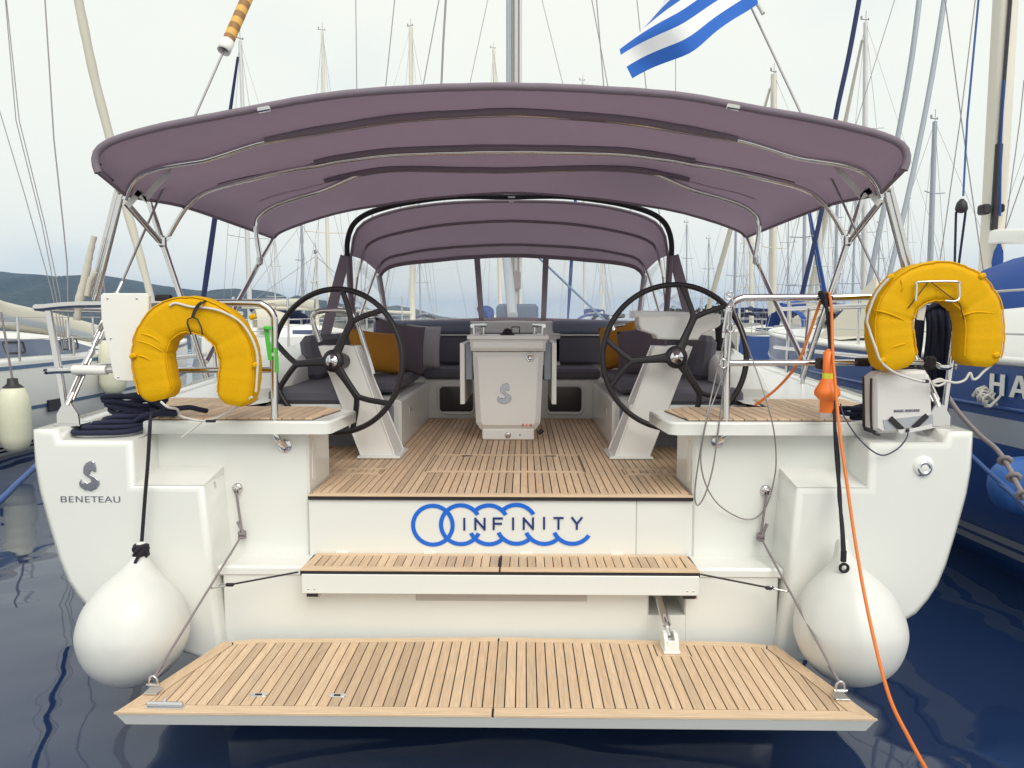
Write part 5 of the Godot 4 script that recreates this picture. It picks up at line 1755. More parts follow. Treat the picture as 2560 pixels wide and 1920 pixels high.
	solo("mooring_line", s, M.rope_navy, "navy blue mooring line coiled round the cleat on the left corner", "rope", "mooring lines")
	s = S()
	tube(s, curve([Vector3(1.72, 1.33, -3.43), Vector3(1.62, 1.32, -3.38), Vector3(1.56, 1.33, -3.42), Vector3(1.62, 1.33, -3.52), Vector3(1.75, 1.33, -3.5)], 5), 0.012, 7)
	for loop in 3:
		tube(s, curve([Vector3(1.62, 1.30 + 0.02 * loop, -3.40), Vector3(1.74, 1.31 + 0.02 * loop, -3.37), Vector3(1.84, 1.31 + 0.02 * loop, -3.43), Vector3(1.74, 1.31 + 0.02 * loop, -3.49)], 5, true), 0.012, 7, true)
	solo("mooring_line", s, M.rope_navy, "navy mooring line turned round the cleat behind the rescue bag", "rope", "mooring lines")
	# the rolled navy rope hanks on the right-hand post
	s = S()
	for k in 7:
		var x := 2306.0 + k * 8.0
		var bx := 1.915 + k * 0.0155
		tube(s, curve([Vector3(bx, 1.815, -3.36), Vector3(bx + 0.004, 1.7, -3.335 + 0.01 * (k % 2)), Vector3(bx - 0.006, 1.5, -3.34 + 0.012 * (k % 3)), Vector3(bx - 0.012, 1.30 + 0.012 * k, -3.345)], 4), 0.012, 6)
	for k in 3:
		tube(s, curve([Vector3(1.905 - 0.01 * k, 1.80, -3.37), Vector3(1.895 - 0.012 * k, 1.65, -3.36), Vector3(1.885 - 0.016 * k, 1.5, -3.37)], 4), 0.011, 6)
	tube(s, curve([Vector3(1.90, 1.79, -3.345), Vector3(1.96, 1.825, -3.335), Vector3(2.02, 1.79, -3.345)], 4), 0.012, 6)
	solo("hung_line", s, M.rope_navy, "hank of navy rope hanging inside the right lifebuoy", "rope")
	# ---- wires left dangling at the right-hand rail
	s = S()
	tube(s, curve([Vector3(0.999, 1.833, -3.22), Vector3(0.982, 1.767, -3.2), Vector3(0.967, 1.647, -3.2), Vector3(0.932, 1.474, -3.2), Vector3(0.889, 1.323, -3.15), Vector3(0.871, 1.2, -3.16), Vector3(0.863, 1.051, -3.2), Vector3(0.86, 0.97, -3.2), Vector3(0.874, 0.938, -3.2), Vector3(0.903, 0.983, -3.2), Vector3(0.932, 1.087, -3.2), Vector3(0.95, 1.219, -3.2), Vector3(0.968, 1.404, -3.2), Vector3(0.991, 1.647, -3.2), Vector3(0.995, 1.784, -3.2)], 5), 0.0034, 6)
	tube(s, curve([Vector3(0.993, 1.578, -3.2), Vector3(0.942, 1.43, -3.2), Vector3(0.899, 1.339, -3.16), Vector3(0.889, 1.228, -3.2), Vector3(0.883, 1.122, -3.2), Vector3(0.923, 1.006, -3.24), Vector3(0.987, 0.92, -3.26), Vector3(1.084, 0.86, -3.28), Vector3(1.147, 0.858, -3.28), Vector3(1.19, 0.897, -3.28), Vector3(1.217, 0.961, -3.28)], 5), 0.0032, 6)
	tube(s, curve([Vector3(1.004, 1.81, -3.2), Vector3(1.047, 1.699, -3.2), Vector3(1.102, 1.561, -3.2), Vector3(1.142, 1.41, -3.15), Vector3(1.18, 1.272, -3.15), Vector3(1.217, 1.119, -3.22), Vector3(1.226, 1.007, -3.28), Vector3(1.217, 0.965, -3.28)], 5), 0.0030, 6)
	solo("loose_wire", s, M.wire, "thin steel wires hanging in loops from the right rail post", "wire")
	s = S()
	tube(s, curve([Vector3(1.014, 1.802, -3.21), Vector3(0.999, 1.849, -3.21), Vector3(0.982, 1.861, -3.21), Vector3(0.995, 1.873, -3.21), Vector3(1.009, 1.856, -3.21), Vector3(0.993, 1.839, -3.21), Vector3(0.972, 1.844, -3.21), Vector3(0.977, 1.865, -3.21)], 4), 0.004, 6)
	box(s, Vector3(0.981, 1.75, -3.21), Vector3(0.018, 0.12, 0.018), 0.005, Basis(Vector3.BACK, -0.15))
	box(s, Vector3(0.968, 1.685, -3.2), Vector3(0.014, 0.03, 0.012), 0.004)
	rod(s, Vector3(0.997, 1.698, -3.2), Vector3(0.991, 1.526, -3.2), 0.006, 6)
	tube(s, curve([Vector3(0.986, 1.729, -3.2), Vector3(0.983, 1.709, -3.2), Vector3(0.997, 1.695, -3.2), Vector3(1.009, 1.709, -3.2), Vector3(1.006, 1.729, -3.2)], 4), 0.006, 6)
	tube(s, curve([Vector3(0.955, 1.569, -3.2), Vector3(0.969, 1.581, -3.2), Vector3(0.987, 1.56, -3.2), Vector3(0.973, 1.543, -3.2), Vector3(0.956, 1.552, -3.2), Vector3(0.962, 1.573, -3.2)], 4), 0.005, 6)
	solo("shackle_bunch", s, M.steel, "bunch of shackles and clips at the bend of the right rail", "shackles")
	# ---- small tied things on the left rail
	s = S()
	strap(s, curve([Vector3(-1.025, 1.722, -3.23), Vector3(-1.021, 1.68, -3.23), Vector3(-1.015, 1.627, -3.23), Vector3(-1.009, 1.574, -3.23)], 4), 0.018, 0.01, Vector3.BACK)
	box(s, Vector3(-1.016, 1.715, -3.22), Vector3(0.03, 0.02, 0.02), 0.006)
	strap(s, [Vector3(-0.98, 1.628, -3.22), Vector3(-0.978, 1.575, -3.22), Vector3(-0.978, 1.519, -3.22)], 0.012, 0.012, Vector3.BACK)
	solo("green_tie", s, M.green_plastic, "green plastic strap tied to the left rail post", "strap")
	s = S()
	for k in 3:
		rod(s, Vector3(-1.523, 1.835, -3.27) + Vector3(0, 0.01 * (k - 1), 0), Vector3(-1.459, 1.835, -3.27) + Vector3(0, 0.01 * (k - 1), 0), 0.018, 8)
	solo("rail_wrap", s, M.strap_black, "black padding wrapped round the top rail behind the left lifebuoy", "padding")
	# a cloth-wrapped pole lashed to the left rail
	var pole := thing("wrapped_pole", "cream cloth-wrapped pole standing on the left end of the rail", "pole", Vector3(-1.908, 1.759, -3.33))
	s = S()
	var pp := resample(curve([Vector3(-1.935, 1.75, -3.35), Vector3(-1.916, 1.841, -3.35), Vector3(-1.889, 1.931, -3.35), Vector3(-1.862, 2.039, -3.35), Vector3(-1.835, 2.128, -3.35)], 4), 24)
	var rr := []
	for k in 24:
		rr.append((0.024 if k > 3 else 0.016) * (1.0 - 0.55 * k / 24.0) + 0.0015 * sin(k * 2.3))
	tube(s, pp, rr, 10)
	part(pole, "cloth", s, M.sail_cream)
	s = S()
	tube(s, [Vector3(-1.864, 1.858, -3.32), Vector3(-1.846, 1.93, -3.32), Vector3(-1.822, 1.965, -3.32)], 0.012, 6)
	part(pole, "loose_cloth", s, M.sail_cream)
	# ---- cushions thrown on the benches
	for q in [["orange pillow with one corner up on the left bench", M.pillow_orange, Vector3(-0.939, 1.525, -5.2), 0.42, 0.32, Basis(Vector3.UP, 0.75) * Basis(Vector3.RIGHT, -0.35) * Basis(Vector3.BACK, -0.12)], ["plum grey pillow behind the orange one on the left bench", M.pillow_plum, Vector3(-0.827, 1.546, -5.55), 0.42, 0.40, Basis(Vector3.UP, 0.65) * Basis(Vector3.RIGHT, -0.3) * Basis(Vector3.BACK, -0.2)], ["pale grey pillow leaning in the corner of the left bench", M.pillow_grey, Vector3(-0.706, 1.539, -5.9), 0.30, 0.36, Basis(Vector3.UP, 0.35) * Basis(Vector3.RIGHT, -0.25) * Basis(Vector3.BACK, -0.1)], ["orange pillow seen through the right steering wheel", M.pillow_orange, Vector3(0.832, 1.547, -5.7), 0.32, 0.36, Basis(Vector3.UP, -0.6) * Basis(Vector3.RIGHT, -0.25) * Basis(Vector3.BACK, 0.2)], ["plum grey pillow under the instrument pod on the right bench", M.pillow_plum, Vector3(0.961, 1.525, -5.35), 0.42, 0.38, Basis(Vector3.UP, -0.7) * Basis(Vector3.RIGHT, -0.3) * Basis(Vector3.BACK, 0.2)]]:
		s = S()
		pillow(s, q[2], q[3], q[4], 0.15, q[5])
		solo("pillow", s, q[1], q[0], "pillow", "pillows on the cockpit benches")
	# ---- flag on the right-hand backstay
	var flag := thing("striped_flag", "blue and white striped flag flying from the right backstay", "flag", Vector3(1.36, 3.28, -4.13))
	var low := [Vector3(1.364, 3.443, -4.15)] + [Vector3(1.276, 3.37, -4.1), Vector3(1.115, 3.255, -4), Vector3(0.982, 3.138, -3.95), Vector3(0.883, 3.106, -4.02), Vector3(0.771, 3.08, -4.1), Vector3(0.686, 3.039, -4.1)]
	low = resample(curve(low, 5), 22)
	for st in 9:
		s = S()
		var rows := []
		for k in 3:
			var v := st + k * 0.5
			var row := []
			for i in 22:
				var u := i / 21.0
				var up: Vector3 = Vector3(-0.012, 0.0735, -0.012).lerp(Vector3(-0.030, 0.066, 0.0), u)
				up += Vector3(0.028, 0.012, 0.0) * sin(u * 6.3) * 0.5
				var past := maxf(v - 2.4, 0.0)
				var fold: Vector3 = Vector3(-0.012, 0.0735, -0.012).lerp(Vector3(0.062, 0.062, -0.05), u * u)
				row.append(low[i] + up * minf(v, 2.4) + fold * past + Vector3(0, 0, 0.03 * sin(u * 9.0 + v * 0.5)))
			rows.append(row)
		if st < 4:
			sheet(s, rows, Vector3.BACK)
			part(flag, "stripe", s, M.flag_blue if st % 2 == 0 else M.flag_white)
		else:
			# past the canton the upper stripes run only over the fly
			var fly := []
			var can := []
			for r in rows:
				fly.append(r.slice(8))
				can.append(r.slice(0, 9))
			sheet(s, fly, Vector3.BACK)
			part(flag, "stripe", s, M.flag_blue if st % 2 == 0 else M.flag_white)
			if st == 6:
				s = S()
				sheet(s, can, Vector3.BACK)
				part(flag, "canton_cross", s, M.flag_white)
			else:
				for h in [[0, 4, M.flag_blue], [3, 6, M.flag_white], [5, 9, M.flag_blue]]:
					s = S()
					var cut := []
					for r in can:
						cut.append(r.slice(h[0], h[1]))
					sheet(s, cut, Vector3.BACK)
					part(flag, "canton", s, h[2])
	s = S()
	tube(s, curve([Vector3(1.364, 3.439, -4.15), Vector3(1.376, 3.414, -4.14), Vector3(1.387, 3.385, -4.13)], 3), 0.012, 6)
	part(flag, "halyard_knot", s, M.rope_white)
	# ---- banded tube on the left-hand backstay
	var plate := Vector3(-1.90, 1.375, -3.195)
	var apex := Vector3(-0.214, 9.416, -7.2)
	var dir := (apex - plate).normalized()
	var start: Vector3 = plate.lerp(apex, 0.228)
	var tb := thing("banded_tube", "gold and brown banded tube with white end on the left backstay", "tube", start)
	for k in 18:
		s = S()
		var x0 := start + dir * (0.05 + k * 0.042)
		lathe(s, [Vector2(0.031, 0.0), Vector2(0.0315, 0.041)], axis(x0, dir), 18)
		part(tb, "band", s, M.band_gold if k % 2 == 1 else M.band_brown)
	s = S()
	lathe(s, [Vector2(0.035, 0.02), Vector2(0.035, 0.058), Vector2(0.032, 0.06)], axis(start, dir), 18)
	lathe(s, [Vector2(0.031, 0.058), Vector2(0.030, -0.012), Vector2(0.035, -0.012), Vector2(0.035, 0.02)], axis(start, dir), 18)
	part(tb, "end_ring", s, M.plastic_white)
	s = S()
	lathe(s, [Vector2(0.0, 0.012), Vector2(0.029, 0.014), Vector2(0.029, 0.03)], axis(start, dir), 18)
	part(tb, "end_disc", s, M.stripe_grey)
	# ---- mooring ropes beside the stern
	s = S()
	tube(s, curve([Vector3(-2.422, 0.829, -3.3), Vector3(-2.451, 0.87, -3.5), Vector3(-2.65, 0.858, -3.9), Vector3(-3.009, 0.821, -4.6), Vector3(-3.422, 0.796, -5.4)], 5), 0.016, 8)
	solo("mooring_rope", s, M.rope_blue, "blue mooring rope beside the left neighbour's fender", "rope", "mooring ropes in the water gaps")
	s = S()
	tube(s, curve([Vector3(2.882, 0.928, -4.6), Vector3(2.76, 0.889, -4.2), Vector3(2.681, 0.856, -3.9), Vector3(2.566, 0.845, -3.6), Vector3(2.439, 0.807, -3.2)], 5), 0.013, 8)
	tube(s, curve([Vector3(2.703, 0.855, -4), Vector3(2.637, 0.852, -3.8), Vector3(2.557, 0.824, -3.58), Vector3(2.441, 0.786, -3.2)], 5), 0.011, 8)
	solo("mooring_rope", s, M.rope_blue, "blue mooring rope crossing the blue fender on the right", "rope", "mooring ropes in the water gaps")
	s = S()
	var lead := curve([Vector3(2.16, 1.392, -3.6), Vector3(2.172, 1.307, -3.5), Vector3(2.178, 1.229, -3.35), Vector3(2.19, 1.184, -3.25), Vector3(2.181, 1.127, -3.15), Vector3(2.161, 1.063, -3.05), Vector3(2.146, 1.009, -2.95), Vector3(2.077, 0.924, -2.7)], 5)
	tube(s, lead, 0.0105, 8)
	for k in 4:
		var c: Vector3 = resample(lead, 41)[19 + k * 4]
		var rg := []
		for j in 10:
			rg.append(c + Vector3(cos(j * TAU / 10) * 0.017, sin(j * TAU / 10) * 0.016, sin(j * TAU / 10 + 0.8) * 0.015))
		tube(s, rg, 0.010, 7, true)
	solo("mooring_rope", s, M.rope_grey, "grey brown mooring rope with twisted snubber at the right edge", "rope", "mooring ropes in the water gaps")

# ------------------------------------------------------------ the boats on either side
func boat_hull(s: SurfaceTool, cx: float, z_stern: float, z_bow: float, half: float, free: float, foot := 0.78, rake := 0.0) -> Array:
	# returns the sheer line on the inner side for other parts; stern towards +z
	var rows := []
	var n := 18
	for k in n + 1:
		var t := float(k) / n
		var w := half * (0.86 + 0.14 * sin(clampf(t / 0.45, 0, 1) * PI * 0.5))
		if t > 0.4:
			w *= sqrt(maxf(0.0002, 1.0 - pow((t - 0.4) / 0.6, 2.1)))
		var sh := free + 0.18 * t * t + 0.03 * (1.0 - t)
		var z := lerpf(z_stern, z_bow, t)
		var prof := [Vector2(1.0, 1.0), Vector2(1.0, 0.8), Vector2(0.985, 0.55), Vector2(0.95, 0.3), Vector2(foot + 0.08, 0.1), Vector2(foot, -0.12), Vector2(0.0, -0.35)]
		var row := []
		for q in prof:
			row.append(Vector3(cx - w * q.x, sh * q.y, z + rake * (1.0 - q.y) * (1.0 if t < 0.02 else 0.0)))
		for i in range(prof.size() - 2, -1, -1):
			row.append(Vector3(cx + w * prof[i].x, sh * prof[i].y, z))
		rows.append(row)
	s.set_smooth_group(0)
	for i in n:
		for k in rows[i].size() - 1:
			var mid: Vector3 = (rows[i][k] + rows[i][k + 1]) * 0.5
			quad(s, rows[i][k], rows[i][k + 1], rows[i + 1][k + 1], rows[i + 1][k], Vector3(mid.x - cx, mid.y - free * 0.8, 0))
	s.set_smooth_group(-1)
	var r0: Array = rows[0]
	for k in range(1, r0.size() - 1):
		tri(s, r0[0], r0[k], r0[k + 1], Vector3.BACK)
	return rows

func deck_of(s: SurfaceTool, rows: Array, drop := 0.03) -> void:
	s.set_smooth_group(0)
	for i in rows.size() - 1:
		var a: Vector3 = rows[i][0]
		var b: Vector3 = rows[i][-1]
		var c: Vector3 = rows[i + 1][-1]
		var d: Vector3 = rows[i + 1][0]
		var o := Vector3(0, -drop, 0)
		quad(s, a + o, b + o, c + o, d + o, Vector3.UP)

func band(s: SurfaceTool, rows: Array, k: int, f0: float, f1: float, push: float, sd: float) -> void:
	# a stripe on the topsides: between two fractions of the hull's height on the side sd
	for i in rows.size() - 2:
		var p := []
		for j in [i, i + 1]:
			var r: Array = rows[j]
			var e := r.size() - 1
			for f in [f0, f1]:
				var x := 0.0
				var y := 0.0
				for m in 6:
					var a: Vector3 = r[m] if sd < 0.0 else r[e - m]
					var b: Vector3 = r[m + 1] if sd < 0.0 else r[e - m - 1]
					var top: float = r[0].y
					if a.y >= f * top and b.y <= f * top:
						var t: float = (a.y - f * top) / maxf(a.y - b.y, 0.0001)
						x = lerpf(a.x, b.x, t)
						y = f * top
						break
				p.append(Vector3(x + push * sd, y, r[0].z))
		s.set_smooth_group(0)
		quad(s, p[0], p[1], p[3], p[2], Vector3(sd, 0, 0))

func make_neighbours() -> void:
	var s := S()
	# ---- white boat on the left
	var t := thing("neighbour_yacht", "white sailing yacht with dark cabin window alongside on the left", "sailing yacht", Vector3(-8.2, 0, -5.0))
	var rows := boat_hull(s, -8.2, -5.0, -16.9, 1.95, 1.18)
	part(t, "hull", s, M.hull_white)
	s = S()
	deck_of(s, rows)
	part(t, "deck", s, M.gelcoat_cool)
	s = S()
	band(s, rows, 0, 0.965, 0.925, 0.004, 1.0)
	part(t, "sheer_stripe", s, M.stripe_blue)
	for f in [[0.52, 0.48], [0.115, 0.085], [0.065, 0.04]]:
		s = S()
		band(s, rows, 0, f[0], f[1], 0.006, 1.0)
		part(t, "hull_stripe", s, M.hull_dark if f[0] < 0.4 else M.stripe_blue)
	for z in [-8.95, -9.95]:
		s = S()
		box(s, Vector3(-6.275, 0.60, z), Vector3(0.03, 0.16, 0.44), 0.005)
		part(t, "hull_window", s, M.hull_dark)
	s = S()
	var cab := []
	for k in 9:
		var u := k / 8.0
		var w := 1.35 * (1.0 - 0.45 * u * u)
		var hh := 0.46 * (1.0 - pow(u, 4.0)) + 0.02
		var zz := lerpf(-6.2, -13.6, u)
		cab.append([Vector3(-8.2 - w - 0.1, 1.17, zz), Vector3(-8.2 - w, 1.17 + hh * 0.85, zz), Vector3(-8.2 - w * 0.7, 1.17 + hh, zz), Vector3(-8.2 + w * 0.7, 1.17 + hh, zz), Vector3(-8.2 + w, 1.17 + hh * 0.85, zz), Vector3(-8.2 + w + 0.1, 1.17, zz)])
	sheet(s, cab, Vector3.UP)
	part(t, "cabin", s, M.hull_white)
	s = S()
	s.set_smooth_group(-1)
	for k in 7:
		var a0: Vector3 = cab[k][5].lerp(cab[k][4], 0.18) + Vector3(0.012, 0, 0)
		var a1: Vector3 = cab[k][5].lerp(cab[k][4], 0.86) + Vector3(0.012, 0, 0)
		var b0: Vector3 = cab[k + 1][5].lerp(cab[k + 1][4], 0.18 if k < 6 else 0.3) + Vector3(0.012, 0, 0)
		var b1: Vector3 = cab[k + 1][5].lerp(cab[k + 1][4], 0.86 if k < 6 else 0.4) + Vector3(0.012, 0, 0)
		quad(s, a0, a1, b1, b0, Vector3.RIGHT)
	var cw := part(t, "cabin_window", s, M.cabin_glass)
	for z in [-10.1, -11.6]:
		s = S()
		var u: float = (-6.2 - z) / 7.4
		var xx: float = -8.2 + 1.35 * (1.0 - 0.45 * u * u) + 0.07
		var fr := []
		for q in rrect(0.42, 0.15, 0.03, 3):
			fr.append(Vector3(xx - q.y * 0.22, 1.37 + q.y, z + q.x))
		tube(s, fr, 0.012, 6, true)
		part(cw, "opening_port", s, M.black)
	s = S()
	rod(s, Vector3(-7.1, 1.70, -9.4), Vector3(-7.1, 1.70, -10.4), 0.02, 6)
	part(t, "grab_rail", s, M.steel)
	for z in [-7.2, -9.35, -11.0, -13.0]:
		s = S()
		var w2: float = -6.36 if z > -12.0 else -6.6
		rod(s, Vector3(w2, 1.2, z), Vector3(w2, 1.80, z), 0.016, 8)
		part(t, "stanchion", s, M.steel)
	for hh in [1.79, 1.5]:
		s = S()
		tube(s, [Vector3(-6.36, hh, -5.5), Vector3(-6.36, hh, -11.0), Vector3(-6.6, hh, -13.0), Vector3(-7.9, hh + 0.03, -16.4)], 0.006, 5)
		part(t, "lifeline", s, M.wire_pale)
	s = S()
	sweep(s, curve([Vector3(-8.031, 2.163, -9.5), Vector3(-7.743, 1.967, -10.5), Vector3(-7.761, 1.834, -11), Vector3(-7.754, 1.67, -12.2), Vector3(-7.565, 1.414, -13.4)], 4), rrect(0.32, 0.40, 0.14, 4), Vector3.UP)
	part(t, "boom_cover", s, M.sail_cream)
	s = S()
	sweep(s, curve([Vector3(-7.557, 1.945, -10.25), Vector3(-7.585, 1.797, -10.75), Vector3(-7.595, 1.633, -11.95), Vector3(-7.423, 1.392, -13.15)], 4), rrect(0.03, 0.10, 0.01, 2), Vector3.UP)
	part(t, "boom_edge", s, M.mast_grey)
	s = S()
	sweep(s, [Vector3(-8.2, 1.6, -9.8), Vector3(-8.2, 16.0, -10.2)], rrect(0.12, 0.18, 0.05, 3), Vector3.BACK)
	part(t, "mast", s, M.mast_cream)
	s = S()
	var gen := curve([Vector3(-8.077, 1.75, -16.3), Vector3(-8.125, 2.363, -16.2), Vector3(-8.31, 3.396, -16.1), Vector3(-8.507, 4.404, -16), Vector3(-8.618, 5.531, -15.8), Vector3(-8.755, 6.615, -15.6), Vector3(-8.82, 7.578, -15.4), Vector3(-8.867, 8.578, -15.2), Vector3(-8.887, 9.929, -14.9)], 5)
	var gr := []
	for k in gen.size():
		gr.append(0.06 + 0.03 * sin(minf(k / 16.0, 1.0) * 1.5) + 0.004 * sin(k * 1.7))
	tube(s, gen, gr, 10)
	part(t, "furled_genoa", s, M.sail_cream)
	for l in [[Vector3(-6.83, 6.584, -11), Vector3(-6.804, 4.386, -11), Vector3(-6.732, 3.169, -11), Vector3(-6.703, 2.582, -11), Vector3(-6.735, 1.51, -11)], [Vector3(-7.725, 5.358, -11), Vector3(-7.293, 3.637, -11), Vector3(-6.954, 2.167, -11), Vector3(-6.833, 1.27, -11)], [Vector3(-7.414, 6.588, -11), Vector3(-7.352, 4.674, -11), Vector3(-7.05, 3.17, -11), Vector3(-6.897, 2.108, -11), Vector3(-6.805, 1.33, -11)], [Vector3(-7.403, 6.588, -11), Vector3(-7.304, 4.674, -11), Vector3(-7.008, 3.17, -11), Vector3(-6.837, 2.108, -11), Vector3(-6.781, 1.318, -11)]]:
		s = S()
		tube(s, l, 0.010 if l.size() == 5 and l[1].x > -7.0 else 0.007, 5)
		part(t, "shroud", s, M.wire)
	for q in [Vector3(-6.747, 1.75, -11), Vector3(-6.686, 1.51, -11)]:
		s = S()
		rod(s, q, q + Vector3(0.02, -0.45, 0.0), 0.025, 8)
		part(t, "rigging_screw", s, M.steel)
	# its fenders
	var fp := [Vector2(0, 0.0), Vector2(0.06, 0.012), Vector2(0.105, 0.06), Vector2(0.128, 0.14), Vector2(0.13, 0.40), Vector2(0.118, 0.50), Vector2(0.085, 0.58), Vector2(0.045, 0.615), Vector2(0.04, 0.66), Vector2(0.0, 0.665)]
	for q in [[Vector3(-5.871, 0.19, -8.5), 1.32, "cream cylinder fender with black top at the left picture edge"], [Vector3(-6.092, 0.605, -11), 1.45, "cream cylinder fender half hidden behind the white bracket board"]]:
		var f := thing("cylinder_fender", q[2], "fender", q[0], "fenders of the left neighbour")
		s = S()
		var xf := Transform3D(Basis.from_scale(Vector3.ONE * q[1]), q[0])
		lathe(s, fp.slice(0, 8), xf, 26)
		part(f, "body", s, M.fender_cream)
		s = S()
		lathe(s, fp.slice(6), Transform3D(Basis.from_scale(Vector3.ONE * q[1] * 1.01), q[0]), 18)
		part(f, "cap", s, M.black)
		s = S()
		rod(s, q[0] + Vector3(0, 0.65 * q[1], 0), q[0] + Vector3(-0.10, 1.25 * q[1], -0.02), 0.012, 6)
		part(f, "lanyard", s, M.rope_grey)
	# ---- blue boat on the right
	t = thing("neighbour_yacht", "dark blue sailing yacht with white lettering alongside on the right", "sailing yacht", Vector3(5.3, 0, -2.0))
	s = S()
	rows = boat_hull(s, 5.35, -2.6, -12.6, 2.3, 1.44, 0.80)
	part(t, "hull", s, M.hull_blue)
	s = S()
	deck_of(s, rows, 0.0)
	part(t, "deck", s, M.gelcoat_cool)
	s = S()
	band(s, rows, 0, 0.765, 0.65, 0.004, -1.0)
	part(t, "broad_stripe", s, M.stripe_grey)
	for f in [[0.205, 0.165], [0.145, 0.105]]:
		s = S()
		band(s, rows, 0, f[0], f[1], 0.005, -1.0)
		part(t, "boot_stripe", s, M.stripe_grey)
	s = S()
	var rub := []
	for i in rows.size() - 1:
		rub.append(rows[i][0] + Vector3(-0.006, -0.28, 0))
	tube(s, rub, 0.016, 8)
	part(t, "rubbing_strake", s, M.hull_blue)
	s = S()
	rub = []
	for i in rows.size() - 1:
		rub.append(rows[i][0] + Vector3(0.0, 0.02, 0))
	tube(s, rub, 0.03, 8)
	part(t, "toe_rail", s, M.hull_white)
	for i in 2:
		letters(t, "name_letter", "HA"[i], 0.135, Vector3(3.138 + 0.016 * i, 1.335, -4.76 + 0.19 * i), M.hull_white, 0.006, Basis(Vector3.UP, -PI / 2 + 0.085), 1.25, 800)
	s = S()
	cab = []
	for k in 10:
		var u := k / 9.0
		var w := 1.55 * (1.0 - 0.6 * u * u)
		var hh := 0.55 * (1.0 - pow(u, 4.0)) + 0.02
		var zz := lerpf(-3.9, -10.6, u)
		cab.append([Vector3(5.35 - w - 0.12, 1.36, zz), Vector3(5.35 - w, 1.36 + hh * 0.8, zz), Vector3(5.35 - w * 0.7, 1.36 + hh, zz), Vector3(5.35 + w * 0.7, 1.36 + hh, zz), Vector3(5.35 + w, 1.36 + hh * 0.8, zz), Vector3(5.35 + w + 0.12, 1.36, zz)])
	sheet(s, cab, Vector3.UP)
	part(t, "cabin", s, M.hull_white)
	# blue spray cover and cockpit tent
	s = S()
	var tent := []
	for q in [[-5.0, 1.15, 1.6], [-5.4, 1.3, 2.15], [-6.1, 1.34, 2.45], [-7.0, 1.3, 2.4], [-7.7, 1.1, 2.0]]:
		var row := []
		for k in 13:
			var a := PI * k / 12.0
			row.append(Vector3(5.30 - cos(a) * q[1] * 1.0, 1.4 + (q[2] - 1.4) * pow(sin(a), 0.6), q[0]))
		tent.append(row)
	var tn := resample(tent[0], 13)
	sheet(s, tent, Vector3.UP, 0.005)
	part(t, "blue_cover", s, M.canvas_blue)
	s = S()
	sweep(s, [Vector3(5.814, 1.75, -9.2), Vector3(5.808, 6.073, -9.2)], rrect(0.21, 0.24, 0.06, 3), Vector3.BACK)
	var mast := part(t, "mast", s, M.mast_cream)
	s = S()
	sweep(s, [Vector3(5.714, 2.894, -9.05), Vector3(5.784, 6.002, -9.05)], rrect(0.035, 0.04, 0.01, 2), Vector3.BACK)
	part(mast, "sail_track", s, M.hull_dark)
	s = S()
	sweep(s, [Vector3(5.734, 2.825, -9.06), Vector3(5.743, 3.831, -9.06)], rrect(0.075, 0.05, 0.01, 2), Vector3.BACK)
	part(mast, "luff_gate", s, M.black)
	s = S()
	box(s, Vector3(5.601, 3.064, -9.05), Vector3(0.10, 0.12, 0.14), 0.02)
	box(s, Vector3(5.803, 3.078, -9.05), Vector3(0.05, 0.10, 0.10), 0.02)
	part(mast, "mast_light", s, M.black)
	s = S()
	sweep(s, [Vector3(5.763, 2.749, -9.1), Vector3(6.014, 2.679, -8.4)], rrect(0.15, 0.17, 0.03, 3), Vector3.UP)
	part(mast, "boom", s, M.hull_white)
	s = S()
	span(s, Vector3(5.2, 1.5, -9.4), Vector3(6.0, 2.28, -8.7), 0.03)
	part(t, "mast_base_cabin", s, M.hull_white)
	s = S()
	tube(s, curve([Vector3(5.74, 2.648, -8.95), Vector3(5.732, 2.46, -8.95), Vector3(5.719, 2.357, -8.95), Vector3(5.742, 2.46, -8.95), Vector3(5.769, 2.554, -8.95)], 4), [0.02, 0.03, 0.05, 0.055, 0.06, 0.06, 0.05, 0.05, 0.04, 0.04, 0.03, 0.03, 0.03, 0.02, 0.02, 0.02, 0.02], 8)
	tube(s, [Vector3(5.731, 2.975, -8.95), Vector3(5.694, 3.806, -8.95), Vector3(5.689, 4.533, -8.95)], 0.012, 6)
	part(mast, "blue_halyard", s, M.canvas_blue)
	for l in [[Vector3(4.797, 5.197, -8), Vector3(4.739, 3.834, -8), Vector3(4.738, 3.053, -8)], [Vector3(5.002, 5.369, -8.4), Vector3(4.899, 3.981, -8.4), Vector3(4.786, 2.769, -8.4), Vector3(4.75, 2.417, -8.4)], [Vector3(4.633, 5.372, -8.4), Vector3(4.899, 3.981, -8.4), Vector3(5.156, 2.681, -8.4), Vector3(5.257, 2.195, -8.4)], [Vector3(5.952, 4.547, -9), Vector3(5.932, 4.092, -9), Vector3(5.823, 2.747, -9)], [Vector3(5.361, 3.258, -8), Vector3(5.204, 2.72, -8)]]:
		s = S()
		tube(s, l, 0.011 if l[0].z > -8.2 and l.size() == 3 else 0.006, 5)
		part(mast, "shroud", s, M.rope_blue if l[0].z > -8.2 and l.size() == 3 else M.wire)
	s = S()
	lathe(s, [Vector2(0, 0.0), Vector2(0.05, 0.015), Vector2(0.062, 0.05), Vector2(0.05, 0.11), Vector2(0.02, 0.15), Vector2(0, 0.155)], axis(Vector3(4.727, 2.871, -8), Vector3.UP), 14)
	part(mast, "block", s, M.black)
	s = S()
	rod(s, Vector3(4.672, 2.887, -8), Vector3(4.689, 2.217, -8), 0.012, 6)
	rod(s, Vector3(4.772, 2.887, -8), Vector3(4.719, 2.217, -8), 0.012, 6)
	part(mast, "tackle", s, M.rope_navy)
